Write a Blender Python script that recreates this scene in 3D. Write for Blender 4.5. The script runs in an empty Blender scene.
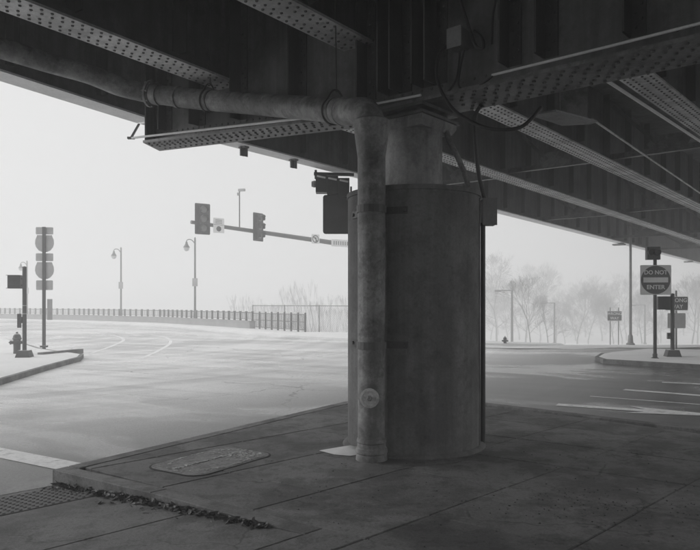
import bpy, math, random
from mathutils import Vector, Matrix
R = math.radians
random.seed(7)
sc = bpy.context.scene
col = sc.collection

# ------------------------------------------------------------------ camera
CAM_H, F, HZ, CX = 1.5, 680.0, 303.0, 350.0
cd = bpy.data.cameras.new('camera')
cam = bpy.data.objects.new('camera', cd); col.objects.link(cam)
cam.location = (0, 0, CAM_H); cam.rotation_euler = (R(90), 0, 0)
cd.sensor_width = 36; cd.lens = 36 * F / 700; cd.shift_y = 28 / 700
cd.clip_start = 0.05; cd.clip_end = 4000
sc.camera = cam

# ------------------------------------------------------------------ sky and sun (overcast, black and white film)
SUN_EL, SUN_AZ = 24, -78          # azimuth from +Y, negative = to the left
w = bpy.data.worlds.new('World'); sc.world = w; w.use_nodes = True
nt = w.node_tree; nt.nodes.clear()
sky = nt.nodes.new('ShaderNodeTexSky'); sky.sky_type = 'NISHITA'; sky.sun_disc = False
sky.sun_elevation = R(SUN_EL); sky.sun_rotation = R(SUN_AZ)
sky.air_density = 2.0; sky.dust_density = 8.0; sky.ozone_density = 1.0
bw = nt.nodes.new('ShaderNodeRGBToBW')
mx = nt.nodes.new('ShaderNodeMix'); mx.data_type = 'FLOAT'; mx.inputs[0].default_value = 0.88
mx.inputs[3].default_value = 9.3                      # even cloud layer
bg = nt.nodes.new('ShaderNodeBackground'); bg.inputs[1].default_value = 0.1
wo = nt.nodes.new('ShaderNodeOutputWorld')
nt.links.new(sky.outputs[0], bw.inputs[0]); nt.links.new(bw.outputs[0], mx.inputs[2])
nt.links.new(mx.outputs[0], bg.inputs[0]); nt.links.new(bg.outputs[0], wo.inputs[0])
sd = bpy.data.lights.new('sun', 'SUN'); sd.energy = 1.5; sd.angle = R(30); sd.color = (1, 1, 1)
so = bpy.data.objects.new('sun', sd); col.objects.link(so)
sdir = Vector((math.sin(R(SUN_AZ)) * math.cos(R(SUN_EL)), math.cos(R(SUN_AZ)) * math.cos(R(SUN_EL)), math.sin(R(SUN_EL))))
so.rotation_euler = sdir.to_track_quat('Z', 'Y').to_euler(); so.location = sdir * 60
vs = sc.view_settings
vs.view_transform = 'Standard'; vs.look = 'None'; vs.exposure = 0.0; vs.gamma = 1.0; vs.use_curve_mapping = False
sc.render.engine = 'CYCLES'
cy = sc.cycles
cy.max_bounces = 8; cy.diffuse_bounces = 5; cy.glossy_bounces = 3; cy.volume_bounces = 2; cy.use_adaptive_sampling = True; cy.adaptive_threshold = .02; cy.transparent_max_bounces = 16
cy.use_denoising = True; cy.caustics_reflective = False; cy.caustics_refractive = False

# ------------------------------------------------------------------ helpers
def at(px, py, Y): return Vector(((px - CX) / F * Y, Y, CAM_H + (HZ - py) / F * Y))
def xat(px, Y): return (px - CX) / F * Y

class MB:
    def __init__(s): s.v = []; s.f = []
    def add(s, vs_, fs):
        n = len(s.v); s.v += [tuple(p) for p in vs_]; s.f += [tuple(i + n for i in f) for f in fs]
    def hexa(s, p):   # 4 bottom ccw, 4 top ccw
        s.add(p, [(3,2,1,0),(4,5,6,7),(0,1,5,4),(1,2,6,5),(2,3,7,6),(3,0,4,7)])
    def box(s, c, sx, sy, sz, rz=0, m=None):
        q = []
        for z in (-.5, .5):
            for x, y in ((-.5,-.5),(.5,-.5),(.5,.5),(-.5,.5)):
                p = Vector((x*sx, y*sy, z*sz))
                if m: p = m @ p
                elif rz: p = Matrix.Rotation(rz, 3, 'Z') @ p
                q.append(p + Vector(c))
        s.hexa(q)
    def bar(s, p0, p1, l0, l1, a0, a1, b0=None, b1=None):
        """beam from p0 to p1 (2-D); lateral l0..l1 to the right of travel; z a0..a1 at p0 and b0..b1 at p1"""
        if b0 is None: b0, b1 = a0, a1
        p0 = Vector(p0[:2]); p1 = Vector(p1[:2]); d = (p1 - p0).normalized(); n = Vector((d.y, -d.x))
        A, B, C, D = p0 + n*l0, p0 + n*l1, p1 + n*l1, p1 + n*l0
        s.hexa([(A.x,A.y,a0),(B.x,B.y,a0),(C.x,C.y,b0),(D.x,D.y,b0),(A.x,A.y,a1),(B.x,B.y,a1),(C.x,C.y,b1),(D.x,D.y,b1)])
    def beam3(s, p0, p1, wd, ht, up=(0,0,1)):
        p0 = Vector(p0); p1 = Vector(p1); d = (p1 - p0).normalized(); up = Vector(up)
        if abs(d.dot(up)) > .98: up = Vector((0,1,0))
        sx = d.cross(up).normalized() * wd/2; uz = sx.cross(d).normalized() * ht/2
        s.hexa([p0-sx-uz, p0+sx-uz, p1+sx-uz, p1-sx-uz, p0-sx+uz, p0+sx+uz, p1+sx+uz, p1-sx+uz])
    def tube(s, path, r, n=12, caps=True):
        path = [Vector(p) for p in path]; k = len(path)
        rr = r if isinstance(r, (list, tuple)) else [r]*k
        base = len(s.v); ref = None
        for i, p in enumerate(path):
            d = (path[min(i+1,k-1)] - path[max(i-1,0)]).normalized()
            if ref is None:
                ref = Vector((0,0,1)) if abs(d.z) < .9 else Vector((1,0,0))
            a = d.cross(ref).normalized(); b = a.cross(d).normalized(); ref = b
            for j in range(n):
                t = 2*math.pi*j/n; q = p + a*math.cos(t)*rr[i] + b*math.sin(t)*rr[i]; s.v.append(tuple(q))
        for i in range(k-1):
            for j in range(n):
                s.f.append((base+i*n+j, base+i*n+(j+1)%n, base+(i+1)*n+(j+1)%n, base+(i+1)*n+j))
        if caps:
            s.f.append(tuple(base+j for j in reversed(range(n)))); s.f.append(tuple(base+(k-1)*n+j for j in range(n)))
    def lathe(s, prof, c=(0,0,0), n=24, m=None, caps=True):
        base = len(s.v); c = Vector(c)
        for r, z in prof:
            for j in range(n):
                t = 2*math.pi*j/n; p = Vector((r*math.cos(t), r*math.sin(t), z))
                if m: p = m @ p
                s.v.append(tuple(p + c))
        for i in range(len(prof)-1):
            for j in range(n):
                s.f.append((base+i*n+j, base+i*n+(j+1)%n, base+(i+1)*n+(j+1)%n, base+(i+1)*n+j))
        if caps:
            s.f.append(tuple(base+j for j in reversed(range(n)))); s.f.append(tuple(base+(len(prof)-1)*n+j for j in range(n)))
    def prism(s, poly, z0, z1):
        n = len(poly); f0 = z0 if callable(z0) else (lambda x, y: z0); f1 = z1 if callable(z1) else (lambda x, y: z1)
        s.add([(x,y,f0(x,y)) for x,y in poly] + [(x,y,f1(x,y)) for x,y in poly],
              [tuple(reversed(range(n))), tuple(range(n,2*n))] + [(i,(i+1)%n,n+(i+1)%n,n+i) for i in range(n)])
    def plate(s, poly, m, o, th):
        """2-D outline in the plane of matrix m (x right, y up), origin o, thickness th along m's z"""
        n = len(poly); o = Vector(o)
        s.add([m @ Vector((x,y,0)) + o for x,y in poly] + [m @ Vector((x,y,th)) + o for x,y in poly],
              [tuple(reversed(range(n))), tuple(range(n,2*n))] + [(i,(i+1)%n,n+(i+1)%n,n+i) for i in range(n)])
    def rivet(s, p, nrm, r=.019):
        p = Vector(p); nrm = Vector(nrm); a = nrm.orthogonal().normalized(); b = nrm.cross(a)
        vv = []
        for rr, h in ((1.0, -.002), (.72, .62*r)):
            for j in range(6):
                t = math.pi*j/3; vv.append(p + (a*math.cos(t) + b*math.sin(t))*r*rr + nrm*h)
        s.add(vv, [(j,(j+1)%6,6+(j+1)%6,6+j) for j in range(6)] + [tuple(range(6,12))])
    def mesh(s, name, smooth=None):
        me = bpy.data.meshes.new(name); me.from_pydata(s.v, [], s.f); me.update()
        if smooth:
            me.polygons.foreach_set('use_smooth', [True]*len(me.polygons)); me.set_sharp_from_angle(angle=R(smooth))
        return me
    def build(s, name, mat, parent=None, smooth=None, label=None, kind=None):
        me = s.mesh(name, smooth); me.materials.append(mat)
        return link(name, me, parent, label, kind)

def link(name, me, parent=None, label=None, kind=None):
    o = bpy.data.objects.new(name, me); col.objects.link(o)
    if parent:
        o.parent = parent; o.matrix_parent_inverse = parent.get('_inv_mat', None) or Matrix.Identity(4)
        q = parent
        off = Vector((0,0,0))
        while q: off += Vector(q.location) ; q = q.parent
        if parent.get('world_children', 0): o.matrix_parent_inverse = Matrix.Translation(-off)
        else: o.matrix_parent_inverse = Matrix.Identity(4)
    if label: o['label'] = label
    if kind: o['kind'] = kind
    return o

def thing(name, label, cat, loc=(0,0,0), rz=0, group=None, world=False):
    o = bpy.data.objects.new(name, None); col.objects.link(o); o.empty_display_size = .2
    o.location = loc; o.rotation_euler = (0,0,rz); tag(o, label, cat, group)
    if world: WORLD.add(o.name)
    return o
WORLD = set()
def tag(o, label, cat, group=None):
    o['label'] = label; o['category'] = cat
    if group: o['group'] = group
    return o
def link(name, me, parent=None, label=None, kind=None):
    o = bpy.data.objects.new(name, me); col.objects.link(o)
    if parent:
        o.parent = parent
        if parent.name in WORLD: o.matrix_parent_inverse = Matrix.Translation(-Vector(parent.location))
    if label: o['label'] = label
    if kind: o['kind'] = kind
    return o
def copy_tree(o, parent=None):
    c = o.copy(); col.objects.link(c); c.parent = parent
    for ch in list(o.children): copy_tree(ch, c)
    return c
def catmull(pts, k=6):
    pts = [Vector(p) for p in pts]; out = []
    for i in range(len(pts)-1):
        p0, p1, p2, p3 = pts[max(i-1,0)], pts[i], pts[i+1], pts[min(i+2,len(pts)-1)]
        for j in range(k):
            t = j/k
            out.append(.5*((2*p1) + (p2-p0)*t + (2*p0-5*p1+4*p2-p3)*t*t + (3*p1-p0-3*p2+p3)*t**3))
    out.append(pts[-1]); return out
def clip_poly(sub, clip):   # Sutherland-Hodgman, clip convex and counter-clockwise
    out = list(sub)
    for i in range(len(clip)):
        a, b = clip[i], clip[(i+1) % len(clip)]; inp, out = out, []
        if not inp: return []
        def side(p): return (b[0]-a[0])*(p[1]-a[1]) - (b[1]-a[1])*(p[0]-a[0])
        for k in range(len(inp)):
            p, q = inp[k-1], inp[k]; sp, sq = side(p), side(q)
            if (sp >= 0) != (sq >= 0):
                t = sp/(sp-sq); out.append((p[0]+t*(q[0]-p[0]), p[1]+t*(q[1]-p[1])))
            if sq >= 0: out.append(q)
    return out
def area(p): return .5*sum(p[i-1][0]*p[i][1]-p[i][0]*p[i-1][1] for i in range(len(p)))
def sstep(a, b, x):
    t = max(0, min(1, (x-a)/(b-a))); return t*t*(3-2*t)

# ------------------------------------------------------------------ materials (all neutral greys)
def material(name, base, rough=.7, var=.2, scale=2.0, fine=.1, fscale=40, streak=0.0, bump=.15, spots=0.0, metal=0.0, coords='pos', spec=.5, orand=0.0, snow=0.0, stain=0.0, sscale=1.6, crack=0.0, gum=0.0):
    m = bpy.data.materials.new(name); m.use_nodes = True; t = m.node_tree; N = t.nodes; L = t.links; N.clear()
    out = N.new('ShaderNodeOutputMaterial'); bs = N.new('ShaderNodeBsdfPrincipled'); L.new(bs.outputs[0], out.inputs[0])
    if coords == 'pos': g = N.new('ShaderNodeNewGeometry'); src = g.outputs['Position']
    else: g = N.new('ShaderNodeTexCoord'); src = g.outputs['Object']
    def noise(sc_, det=5, rg=.6, vec=src):
        n = N.new('ShaderNodeTexNoise'); n.inputs['Scale'].default_value = sc_; n.inputs['Detail'].default_value = det
        n.inputs['Roughness'].default_value = rg; L.new(vec, n.inputs['Vector']); return n.outputs['Fac']
    def math_(op, a, b, c=None):
        n = N.new('ShaderNodeMath'); n.operation = op
        for i, x in enumerate((a, b, c)):
            if x is None: continue
            if isinstance(x, (int, float)): n.inputs[i].default_value = x
            else: L.new(x, n.inputs[i])
        return n.outputs[0]
    def ramp(x, lo, hi, a=0.0, b=1.0):
        n = N.new('ShaderNodeMapRange'); n.inputs[1].default_value = lo; n.inputs[2].default_value = hi
        n.inputs[3].default_value = a; n.inputs[4].default_value = b; L.new(x, n.inputs[0]); return n.outputs[0]
    big = noise(scale); fin = noise(fscale, 4, .7)
    f = ramp(big, .30, .70, 1.0-var, 1.0+var)
    f = math_('MULTIPLY', f, ramp(fin, .28, .72, 1.0-fine, 1.0+fine))
    if streak:
        mp = N.new('ShaderNodeMapping'); mp.inputs['Scale'].default_value = (7, 7, .35); L.new(src, mp.inputs[0])
        s_ = noise(1.0, 5, .65, mp.outputs[0]); f = math_('MULTIPLY', f, ramp(s_, .35, .7, 1.0+streak*.5, 1.0-streak))
    if spots:
        sp = noise(fscale*.35, 3, .5); f = math_('MULTIPLY', f, ramp(sp, .60, .70, 1.0, 1.0-spots))
    if crack:   # hairline cracks, broken up by a mask
        nn = N.new('ShaderNodeTexNoise'); nn.inputs['Scale'].default_value = 2.5; nn.inputs['Detail'].default_value = 4; L.new(src, nn.inputs['Vector'])
        vm = N.new('ShaderNodeVectorMath'); vm.operation = 'MULTIPLY_ADD'; L.new(nn.outputs['Color'], vm.inputs[0]); vm.inputs[1].default_value = (.5,.5,.5); L.new(src, vm.inputs[2])
        vo = N.new('ShaderNodeTexVoronoi'); vo.feature = 'DISTANCE_TO_EDGE'; vo.inputs['Scale'].default_value = .8; L.new(vm.outputs[0], vo.inputs['Vector'])
        line_ = math_('MULTIPLY', ramp(vo.outputs['Distance'], .002, .012, 1.0, 0.0), ramp(noise(.9, 3, .5), .50, .56)); f = math_('MULTIPLY', f, math_('MULTIPLY_ADD', line_, -crack, 1.0))
    if gum:     # trodden gum and oil spots
        vo = N.new('ShaderNodeTexVoronoi'); vo.inputs['Scale'].default_value = 4.5; L.new(src, vo.inputs['Vector'])
        sp2 = math_('ADD', vo.outputs['Distance'], math_('MULTIPLY', math_('SUBTRACT', fin, .5), .12)); f = math_('MULTIPLY', f, ramp(sp2, .07, .11, 1.0-gum, 1.0))
    if stain:   # irregular dirt with soft and hard rims
        d1 = noise(sscale, 7, .68); d2 = noise(sscale*3.3, 6, .7)
        f = math_('MULTIPLY', f, ramp(d1, .46, .56, 1.08, 1.0-stain)); f = math_('MULTIPLY', f, ramp(d2, .52, .60, 1.06, 1.0-stain*.75))
    if orand:
        oi = N.new('ShaderNodeObjectInfo'); f = math_('MULTIPLY', f, math_('MULTIPLY_ADD', oi.outputs['Random'], orand*2, 1-orand))
    c = math_('MULTIPLY', f, base)
    cl = math_('MINIMUM', math_('MAXIMUM', c, .004), .9)
    if snow:
        gg = N.new('ShaderNodeNewGeometry'); sx = N.new('ShaderNodeSeparateXYZ'); L.new(gg.outputs['Normal'], sx.inputs[0])
        k = math_('MULTIPLY', ramp(sx.outputs[2], .55, .9), snow); cl = math_('MULTIPLY_ADD', math_('SUBTRACT', .82, cl), k, cl)
    cb = N.new('ShaderNodeCombineColor')
    for i in range(3): L.new(cl, cb.inputs[i])
    L.new(cb.outputs[0], bs.inputs['Base Color'])
    L.new(ramp(big, .3, .7, max(0, rough-.08), min(1, rough+.08)), bs.inputs['Roughness'])
    bs.inputs['Metallic'].default_value = metal; bs.inputs['Specular IOR Level'].default_value = spec
    if bump:
        bp = N.new('ShaderNodeBump'); bp.inputs['Strength'].default_value = bump; bp.inputs['Distance'].default_value = .02
        L.new(math_('ADD', fin, math_('MULTIPLY', big, .6)), bp.inputs['Height']); L.new(bp.outputs[0], bs.inputs['Normal'])
    return m

M = {}
M['steel'] = material('painted_steel', .115, .55, .30, 1.3, .12, 30, streak=.4, bump=.08, stain=.25, sscale=.9)
M['steel_lit'] = material('lit_steel_flange', .60, .5, .20, 2.0, .15, 35, bump=.08, spots=.25, stain=.25, sscale=1.2)  # lit copy of the girder steel: snow bounce put into the colour
M['rivet'] = material('dark_rivet_heads', .09, .6, .3, 5, .1, 60, bump=0)  # rivet heads darker than the flange they stand on
M['deck'] = material('deck_concrete', .11, .9, .3, .6, .15, 12, bump=.2, stain=.3)
M['pier'] = material('pier_concrete', .14, .8, .22, 1.2, .16, 45, streak=.28, bump=.15, spots=.2, stain=.22, sscale=1.1, crack=.10)
M['pedestal'] = material('pedestal_concrete', .33, .8, .2, 3, .15, 40, streak=.3, bump=.1, stain=.25)
M['iron'] = material('weathered_drain_pipe', .25, .6, .28, 3, .2, 40, streak=.35, bump=.15, spots=.35, stain=.38, sscale=2.2)
M['galv'] = material('galvanised_conduit', .80, .45, .10, 4, .08, 50, bump=.04)
M['fascia_flange'] = material('lit_fascia_flange', .82, .5, .15, 2.0, .12, 35, bump=.05, spots=.1)  # paler still: bounced light put into the fascia flange colour
M['dark'] = material('dark_metal', .045, .5, .25, 5, .1, 50, bump=.05, coords='obj')
M['black'] = material('black_rubber_cable', .025, .55, .2, 5, .1, 60, bump=.05)
M['grey'] = material('grey_metal', .22, .5, .2, 5, .1, 50, bump=.05, coords='obj')
M['alu'] = material('aluminium_sign_back', .42, .45, .12, 4, .06, 50, bump=.03, coords='obj', metal=.2)
M['sign_white'] = material('white_sign_sheeting', .85, .5, .08, 4, .05, 40, bump=.02, coords='obj')
M['sign_red'] = material('red_sign_sheeting_on_film', .085, .45, .12, 5, .06, 40, bump=.02, coords='obj')
M['letter'] = material('sign_lettering', .85, .5, .08, 4, .05, 40, bump=0, coords='obj')
M['lamp_glass'] = material('frosted_lamp_glass', .6, .3, .05, 4, .02, 40, bump=0, coords='obj')
M['lens'] = material('signal_lens', .24, .2, .1, 8, .05, 40, bump=0, coords='obj')
M['slab'] = material('pavement_concrete', .135, .78, .25, .8, .25, 48, bump=.4, spots=.40, orand=.15, stain=.42, sscale=1.3, crack=.6, gum=.35)
M['ramp_slab'] = material('ramp_concrete', .155, .78, .22, .8, .25, 48, bump=.4, spots=.35, orand=.05, stain=.30, sscale=1.1, crack=.5, gum=.3)
M['curb'] = material('kerb_concrete', .17, .8, .25, 1.2, .25, 50, bump=.25, spots=.25, stain=.35)
M['bed'] = material('joint_dirt', .05, .95, .3, 3, .2, 60, bump=.3)
M['filler'] = material('joint_filler', .05, .9, .5, 4, .3, 40, bump=.3)
M['gutter'] = material('wet_gutter_concrete', .15, .4, .3, 1.5, .3, 40, bump=.2, stain=.35)
M['mat'] = material('tactile_plate', .11, .7, .25, 3, .15, 60, bump=.1)
M['leaf'] = material('wet_dead_leaves', .085, .6, .5, 18, .2, 60, bump=0)
M['snow'] = material('snow', .80, .85, .06, .8, .05, 12, bump=.25)
M['dirty_snow'] = material('dirty_snow', .62, .85, .15, 1.2, .12, 20, bump=.3)
M['stone'] = material('parapet_stone', .34, .85, .15, 1.5, .1, 20, bump=.1)
M['fence'] = material('fence_iron', .12, .6, .2, 3, .1, 40, bump=0)
M['bark'] = material('frosted_bark', .28, .9, .3, 3, .1, 20, bump=0, coords='obj')
M['paint'] = material('worn_road_paint', .85, .5, .15, 3, .25, 18, bump=.05, spots=.35)
M['steel_dark'] = material('dark_stiffener_steel', .06, .6, .3, 2, .15, 35, streak=.3, bump=.08)  # stiffeners a darker tone than the web steel
M['cap_flange'] = material('cap_flange_paint', .16, .5, .25, 2.0, .2, 35, bump=.08, spots=.3, stain=.35)
M['dull_paint'] = material('faint_road_paint', .66, .6, .2, 1.5, .2, 18, bump=.05, spots=.3)
M['shrub'] = material('frosted_twigs', .62, .9, .15, 3, .1, 20, bump=0, coords='obj')
M['patch'] = material('concrete_patch', .25, .8, .35, 4, .3, 40, bump=.3, spots=.4, stain=.35, sscale=4)
M['groove'] = material('dark_groove', .03, .9, .2, 5, .1, 60, bump=0)
M['mortar'] = material('light_mortar', .52, .8, .3, 12, .25, 50, bump=.3)

def road_material():
    m = bpy.data.materials.new('wet_slushy_road'); m.use_nodes = True; t = m.node_tree; N = t.nodes; L = t.links; N.clear()
    out = N.new('ShaderNodeOutputMaterial'); bs = N.new('ShaderNodeBsdfPrincipled'); L.new(bs.outputs[0], out.inputs[0])
    g = N.new('ShaderNodeNewGeometry')
    def mapped(rot, sx, sy):
        a = N.new('ShaderNodeMapping'); a.inputs['Rotation'].default_value = (0, 0, rot); L.new(g.outputs['Position'], a.inputs[0])
        b = N.new('ShaderNodeMapping'); b.inputs['Scale'].default_value = (sx, sy, 1); L.new(a.outputs[0], b.inputs[0]); return b.outputs[0]
    def noise(vec, s, d=5, r=.6):
        n = N.new('ShaderNodeTexNoise'); n.inputs['Scale'].default_value = s; n.inputs['Detail'].default_value = d
        n.inputs['Roughness'].default_value = r; n.inputs['Distortion'].default_value = .4; L.new(vec, n.inputs['Vector']); return n.outputs['Fac']
    def mr(x, a, b, c, d):
        n = N.new('ShaderNodeMapRange'); n.interpolation_type = 'SMOOTHSTEP'
        for i, q in enumerate((a, b, c, d)): n.inputs[1+i].default_value = q
        L.new(x, n.inputs[0]); return n.outputs[0]
    def mth(op, a, b, c=None):
        n = N.new('ShaderNodeMath'); n.operation = op
        for i, x in enumerate((a, b, c)):
            if x is None: continue
            if isinstance(x, (int, float)): n.inputs[i].default_value = x
            else: L.new(x, n.inputs[i])
        return n.outputs[0]
    tracks = noise(mapped(R(28), .10, 1.3), 1.0, 6, .62)     # wheel tracks along the lanes
    sp = N.new('ShaderNodeSeparateXYZ'); L.new(g.outputs['Position'], sp.inputs[0])   # tyre tracks of cars turning round the island
    dx = mth('ADD', sp.outputs[0], 21.0); dy = mth('ADD', sp.outputs[1], -31.0)
    rad = mth('SQRT', mth('ADD', mth('MULTIPLY', dx, dx), mth('MULTIPLY', dy, dy)), 0.0); the = mth('ARCTAN2', dy, dx)
    cx_ = N.new('ShaderNodeCombineXYZ'); L.new(mth('MULTIPLY', rad, 1.15), cx_.inputs[0]); L.new(mth('MULTIPLY', the, 1.6), cx_.inputs[1])
    turn = noise(cx_.outputs[0], 1.0, 5, .6)
    tracks = mth('ADD', mth('MULTIPLY', tracks, .5), mth('MULTIPLY', turn, .5))
    patch = noise(g.outputs['Position'], .16, 4, .55)
    grain = noise(g.outputs['Position'], 48, 5, .8)
    puddle = mr(noise(mapped(R(20), .5, .9), .45, 4, .55), .50, .60, 0.0, 1.0)
    s1 = mth('ADD', mth('MULTIPLY', tracks, .7), mth('MULTIPLY', patch, .5))
    slush = mr(s1, .47, .70, 0.0, 1.0)
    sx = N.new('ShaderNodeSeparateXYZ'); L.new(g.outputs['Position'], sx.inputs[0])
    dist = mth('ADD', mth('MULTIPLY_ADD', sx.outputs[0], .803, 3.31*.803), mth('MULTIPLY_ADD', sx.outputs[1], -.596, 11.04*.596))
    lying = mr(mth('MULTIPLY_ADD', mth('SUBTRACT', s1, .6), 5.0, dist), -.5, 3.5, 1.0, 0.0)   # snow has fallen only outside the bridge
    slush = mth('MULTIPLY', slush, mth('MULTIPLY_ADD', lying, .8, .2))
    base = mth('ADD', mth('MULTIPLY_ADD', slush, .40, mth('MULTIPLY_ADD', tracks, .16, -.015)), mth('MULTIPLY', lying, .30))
    base = mth('MULTIPLY', base, mr(grain, .28, .72, .62, 1.38))
    nz = N.new('ShaderNodeTexNoise'); nz.inputs['Scale'].default_value = 1.2; nz.inputs['Detail'].default_value = 4; L.new(g.outputs['Position'], nz.inputs['Vector'])
    vm = N.new('ShaderNodeVectorMath'); vm.operation = 'MULTIPLY_ADD'; L.new(nz.outputs['Color'], vm.inputs[0]); vm.inputs[1].default_value = (1.2,1.2,0); L.new(g.outputs['Position'], vm.inputs[2])
    vo = N.new('ShaderNodeTexVoronoi'); vo.feature = 'DISTANCE_TO_EDGE'; vo.inputs['Scale'].default_value = .22; L.new(vm.outputs[0], vo.inputs['Vector'])
    crk = mth('MULTIPLY', mr(vo.outputs['Distance'], .001, .006, 1.0, 0.0), mr(patch, .45, .55, 0.0, 1.0)); base = mth('MULTIPLY', base, mth('MULTIPLY_ADD', crk, -.5, 1.0))
    cb = N.new('ShaderNodeCombineColor')
    for i in range(3): L.new(base, cb.inputs[i])
    L.new(cb.outputs[0], bs.inputs['Base Color'])
    L.new(mth('MULTIPLY', mth('MULTIPLY_ADD', slush, .22, .34), mth('MULTIPLY_ADD', puddle, -.5, 1.0)), bs.inputs['Roughness'])
    bs.inputs['Specular IOR Level'].default_value = .45
    bp = N.new('ShaderNodeBump'); bp.inputs['Strength'].default_value = .25; bp.inputs['Distance'].default_value = .02
    L.new(mth('ADD', grain, mth('MULTIPLY', slush, .5)), bp.inputs['Height']); L.new(bp.outputs[0], bs.inputs['Normal'])
    return m
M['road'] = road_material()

# ------------------------------------------------------------------ terrain
def h(x, y):
    drop = sstep(0.5, 8, x) * .060 * max(0, y-25)
    return -.14 - min(drop, 6.2)
PAR = [(-2.25,34),(-8,42.6),(-14.25,51),(-24,59.5),(-33.9,65.8),(-46,71.5),(-62,76.5),(-90,81)]   # parapet line
def ypar(x):
    if x > PAR[0][0]: return 34 + (x+2.25)*.1
    for (x0,y0),(x1,y1) in zip(PAR, PAR[1:]):
        if x1 <= x <= x0: return y0 + (y1-y0)*(x-x0)/(x1-x0)
    return 81
def sheet(name, xs, yfun, mat, zf, kind='structure'):
    mb = MB(); rows = []
    for x in xs:
        ys = yfun(x); r = []
        for y in ys: r.append(len(mb.v)); mb.v.append((x, y, zf(x, y)))
        rows.append(r)
    for a, b in zip(rows, rows[1:]):
        for i in range(len(a)-1): mb.f.append((a[i], b[i], b[i+1], a[i+1]))
    return mb.build(name, mat, kind=kind, smooth=60)
def lin(a, b, n): return [a + (b-a)*i/n for i in range(n+1)]

def gz(x, y):
    z = h(x, y) - .35
    if x < 4: z = min(z, -.5 - sstep(0, 12, y - ypar(min(x, 4)) - 1.0)*5.5 * sstep(6, -4, x))
    return z
def sym(n, mx_, p):
    return [math.copysign(abs(t)**p*mx_, t) for t in lin(-1, 1, n)]
sheet('ground', sym(60, 560, 2.6), lambda x: sym(70, 560, 2.6), M['dirty_snow'], gz)
XS = lin(-90, -2.25, 36) + lin(-1, 12, 14) + lin(14, 90, 20)
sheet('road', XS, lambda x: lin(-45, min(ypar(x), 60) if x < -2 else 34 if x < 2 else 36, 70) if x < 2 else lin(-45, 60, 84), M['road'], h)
sheet('snow_verge', lin(2.2, 40, 40) + lin(45, 150, 18),
      lambda x: [24.4 + 1.8*sstep(6, 3, x) + .35*math.sin(x*.7) + .15*math.sin(x*2.1) + q for q in [0, .4, .9] + lin(2, 150, 40)], M['snow'],
      lambda x, y: h(x, y) + .015 + .05*sstep(24.4, 27, y) + .04*math.sin(x*1.3)*math.sin(y*.9))

# snowy pavement in front of the parapet
mb = MB(); rows = []
line = [(8.5,27.0),(4.0,27.6),(1.2,28.6),(-1.0,30.4),(-3.6,33.2),(-7.0,38.0),(-11.5,44.6),(-20.5,53.6),(-30,60.8),(-44,67.4),(-62,72.8),(-90,77)]
back = [(9.5,33.5),(5.0,34.0),(1.8,34.2),(-.5,34.6),(-2.7,35.0),(-7.0,42.0),(-14.6,52.2),(-24.2,60.3),(-34.1,66.6),(-46.2,72.3),(-62,77.3),(-90,82)]
for (a, b), (c, d) in zip(line, back):
    rr = []
    for i, u in enumerate((0, .0, .12, .4, .75, 1.0)):
        x, y = a+(c-a)*u, b+(d-b)*u
        z = h(x, y) + (-.02 if i == 0 else .10 + .05*math.sin(x*3+i)*(.4 if i > 1 else .2) + (.06 if i > 1 else 0))
        rr.append(len(mb.v)); mb.v.append((x, y, z))
    rows.append(rr)
for a, b in zip(rows, rows[1:]):
    for i in range(5): mb.f.append((a[i], a[i+1], b[i+1], b[i]))
mb.build('snowy_pavement', M['snow'], smooth=40, kind='structure')

# ------------------------------------------------------------------ corner pavement: slabs on the a/b grid
O = Vector((-.82, 4.81)); P_ = Vector((.70, .714)); Q_ = Vector((.80, -.60))
def ab(a, b): q = O + P_*a + Q_*b; return (q.x, q.y)
def to_b(x, y): return ((x-O.x)*.714 - (y-O.y)*.70)/.991
def to_a(x, y): return ((x-O.x)*.60 + (y-O.y)*.80)/.991
B_ROAD, B_TOP = -2.27, .66
def ramp_z(x, y): return -.14*max(0, min(1, (B_TOP - to_b(x, y))/(B_TOP-B_ROAD)))
edge = [(-2.68,6.12),(-.12,10.3),(.18,10.74),(.55,11.0),(1.0,11.08),(1.45,10.9),(2.0,10.3),(4.2,8.2),(7.2,5.5),(14,-.4)]
def offset_edge(e, d):
    out = []
    for i, p in enumerate(e):
        a = Vector(e[max(i-1,0)]); b = Vector(e[min(i+1,len(e)-1)]); t = (b-a).normalized(); out.append((p[0]+t.y*d, p[1]-t.x*d))
    return out
inner = offset_edge(edge, .17)
_dd = (Vector(inner[1])-Vector(inner[0])).normalized()
clip = list(reversed([tuple(Vector(inner[0])-_dd*3)] + inner + [(14,-9),(-6,-9)]))
walk = MB()
base_poly = list(reversed(offset_edge(edge, .05) + [(14,-9),(-12,-9),ab(-9,B_ROAD+.05)]))
clip_low = list(reversed([ab(-12,B_ROAD+.02), ab(0,B_ROAD+.02)] + [(14,20),(14,-9),(-14,-9)]))
walk.add([(x,y,-.155 if to_b(x,y) < -1 or True else 0) for x,y in base_poly], [tuple(range(len(base_poly)))])
SW = walk.build('sidewalk', M['bed'], kind='structure')
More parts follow.
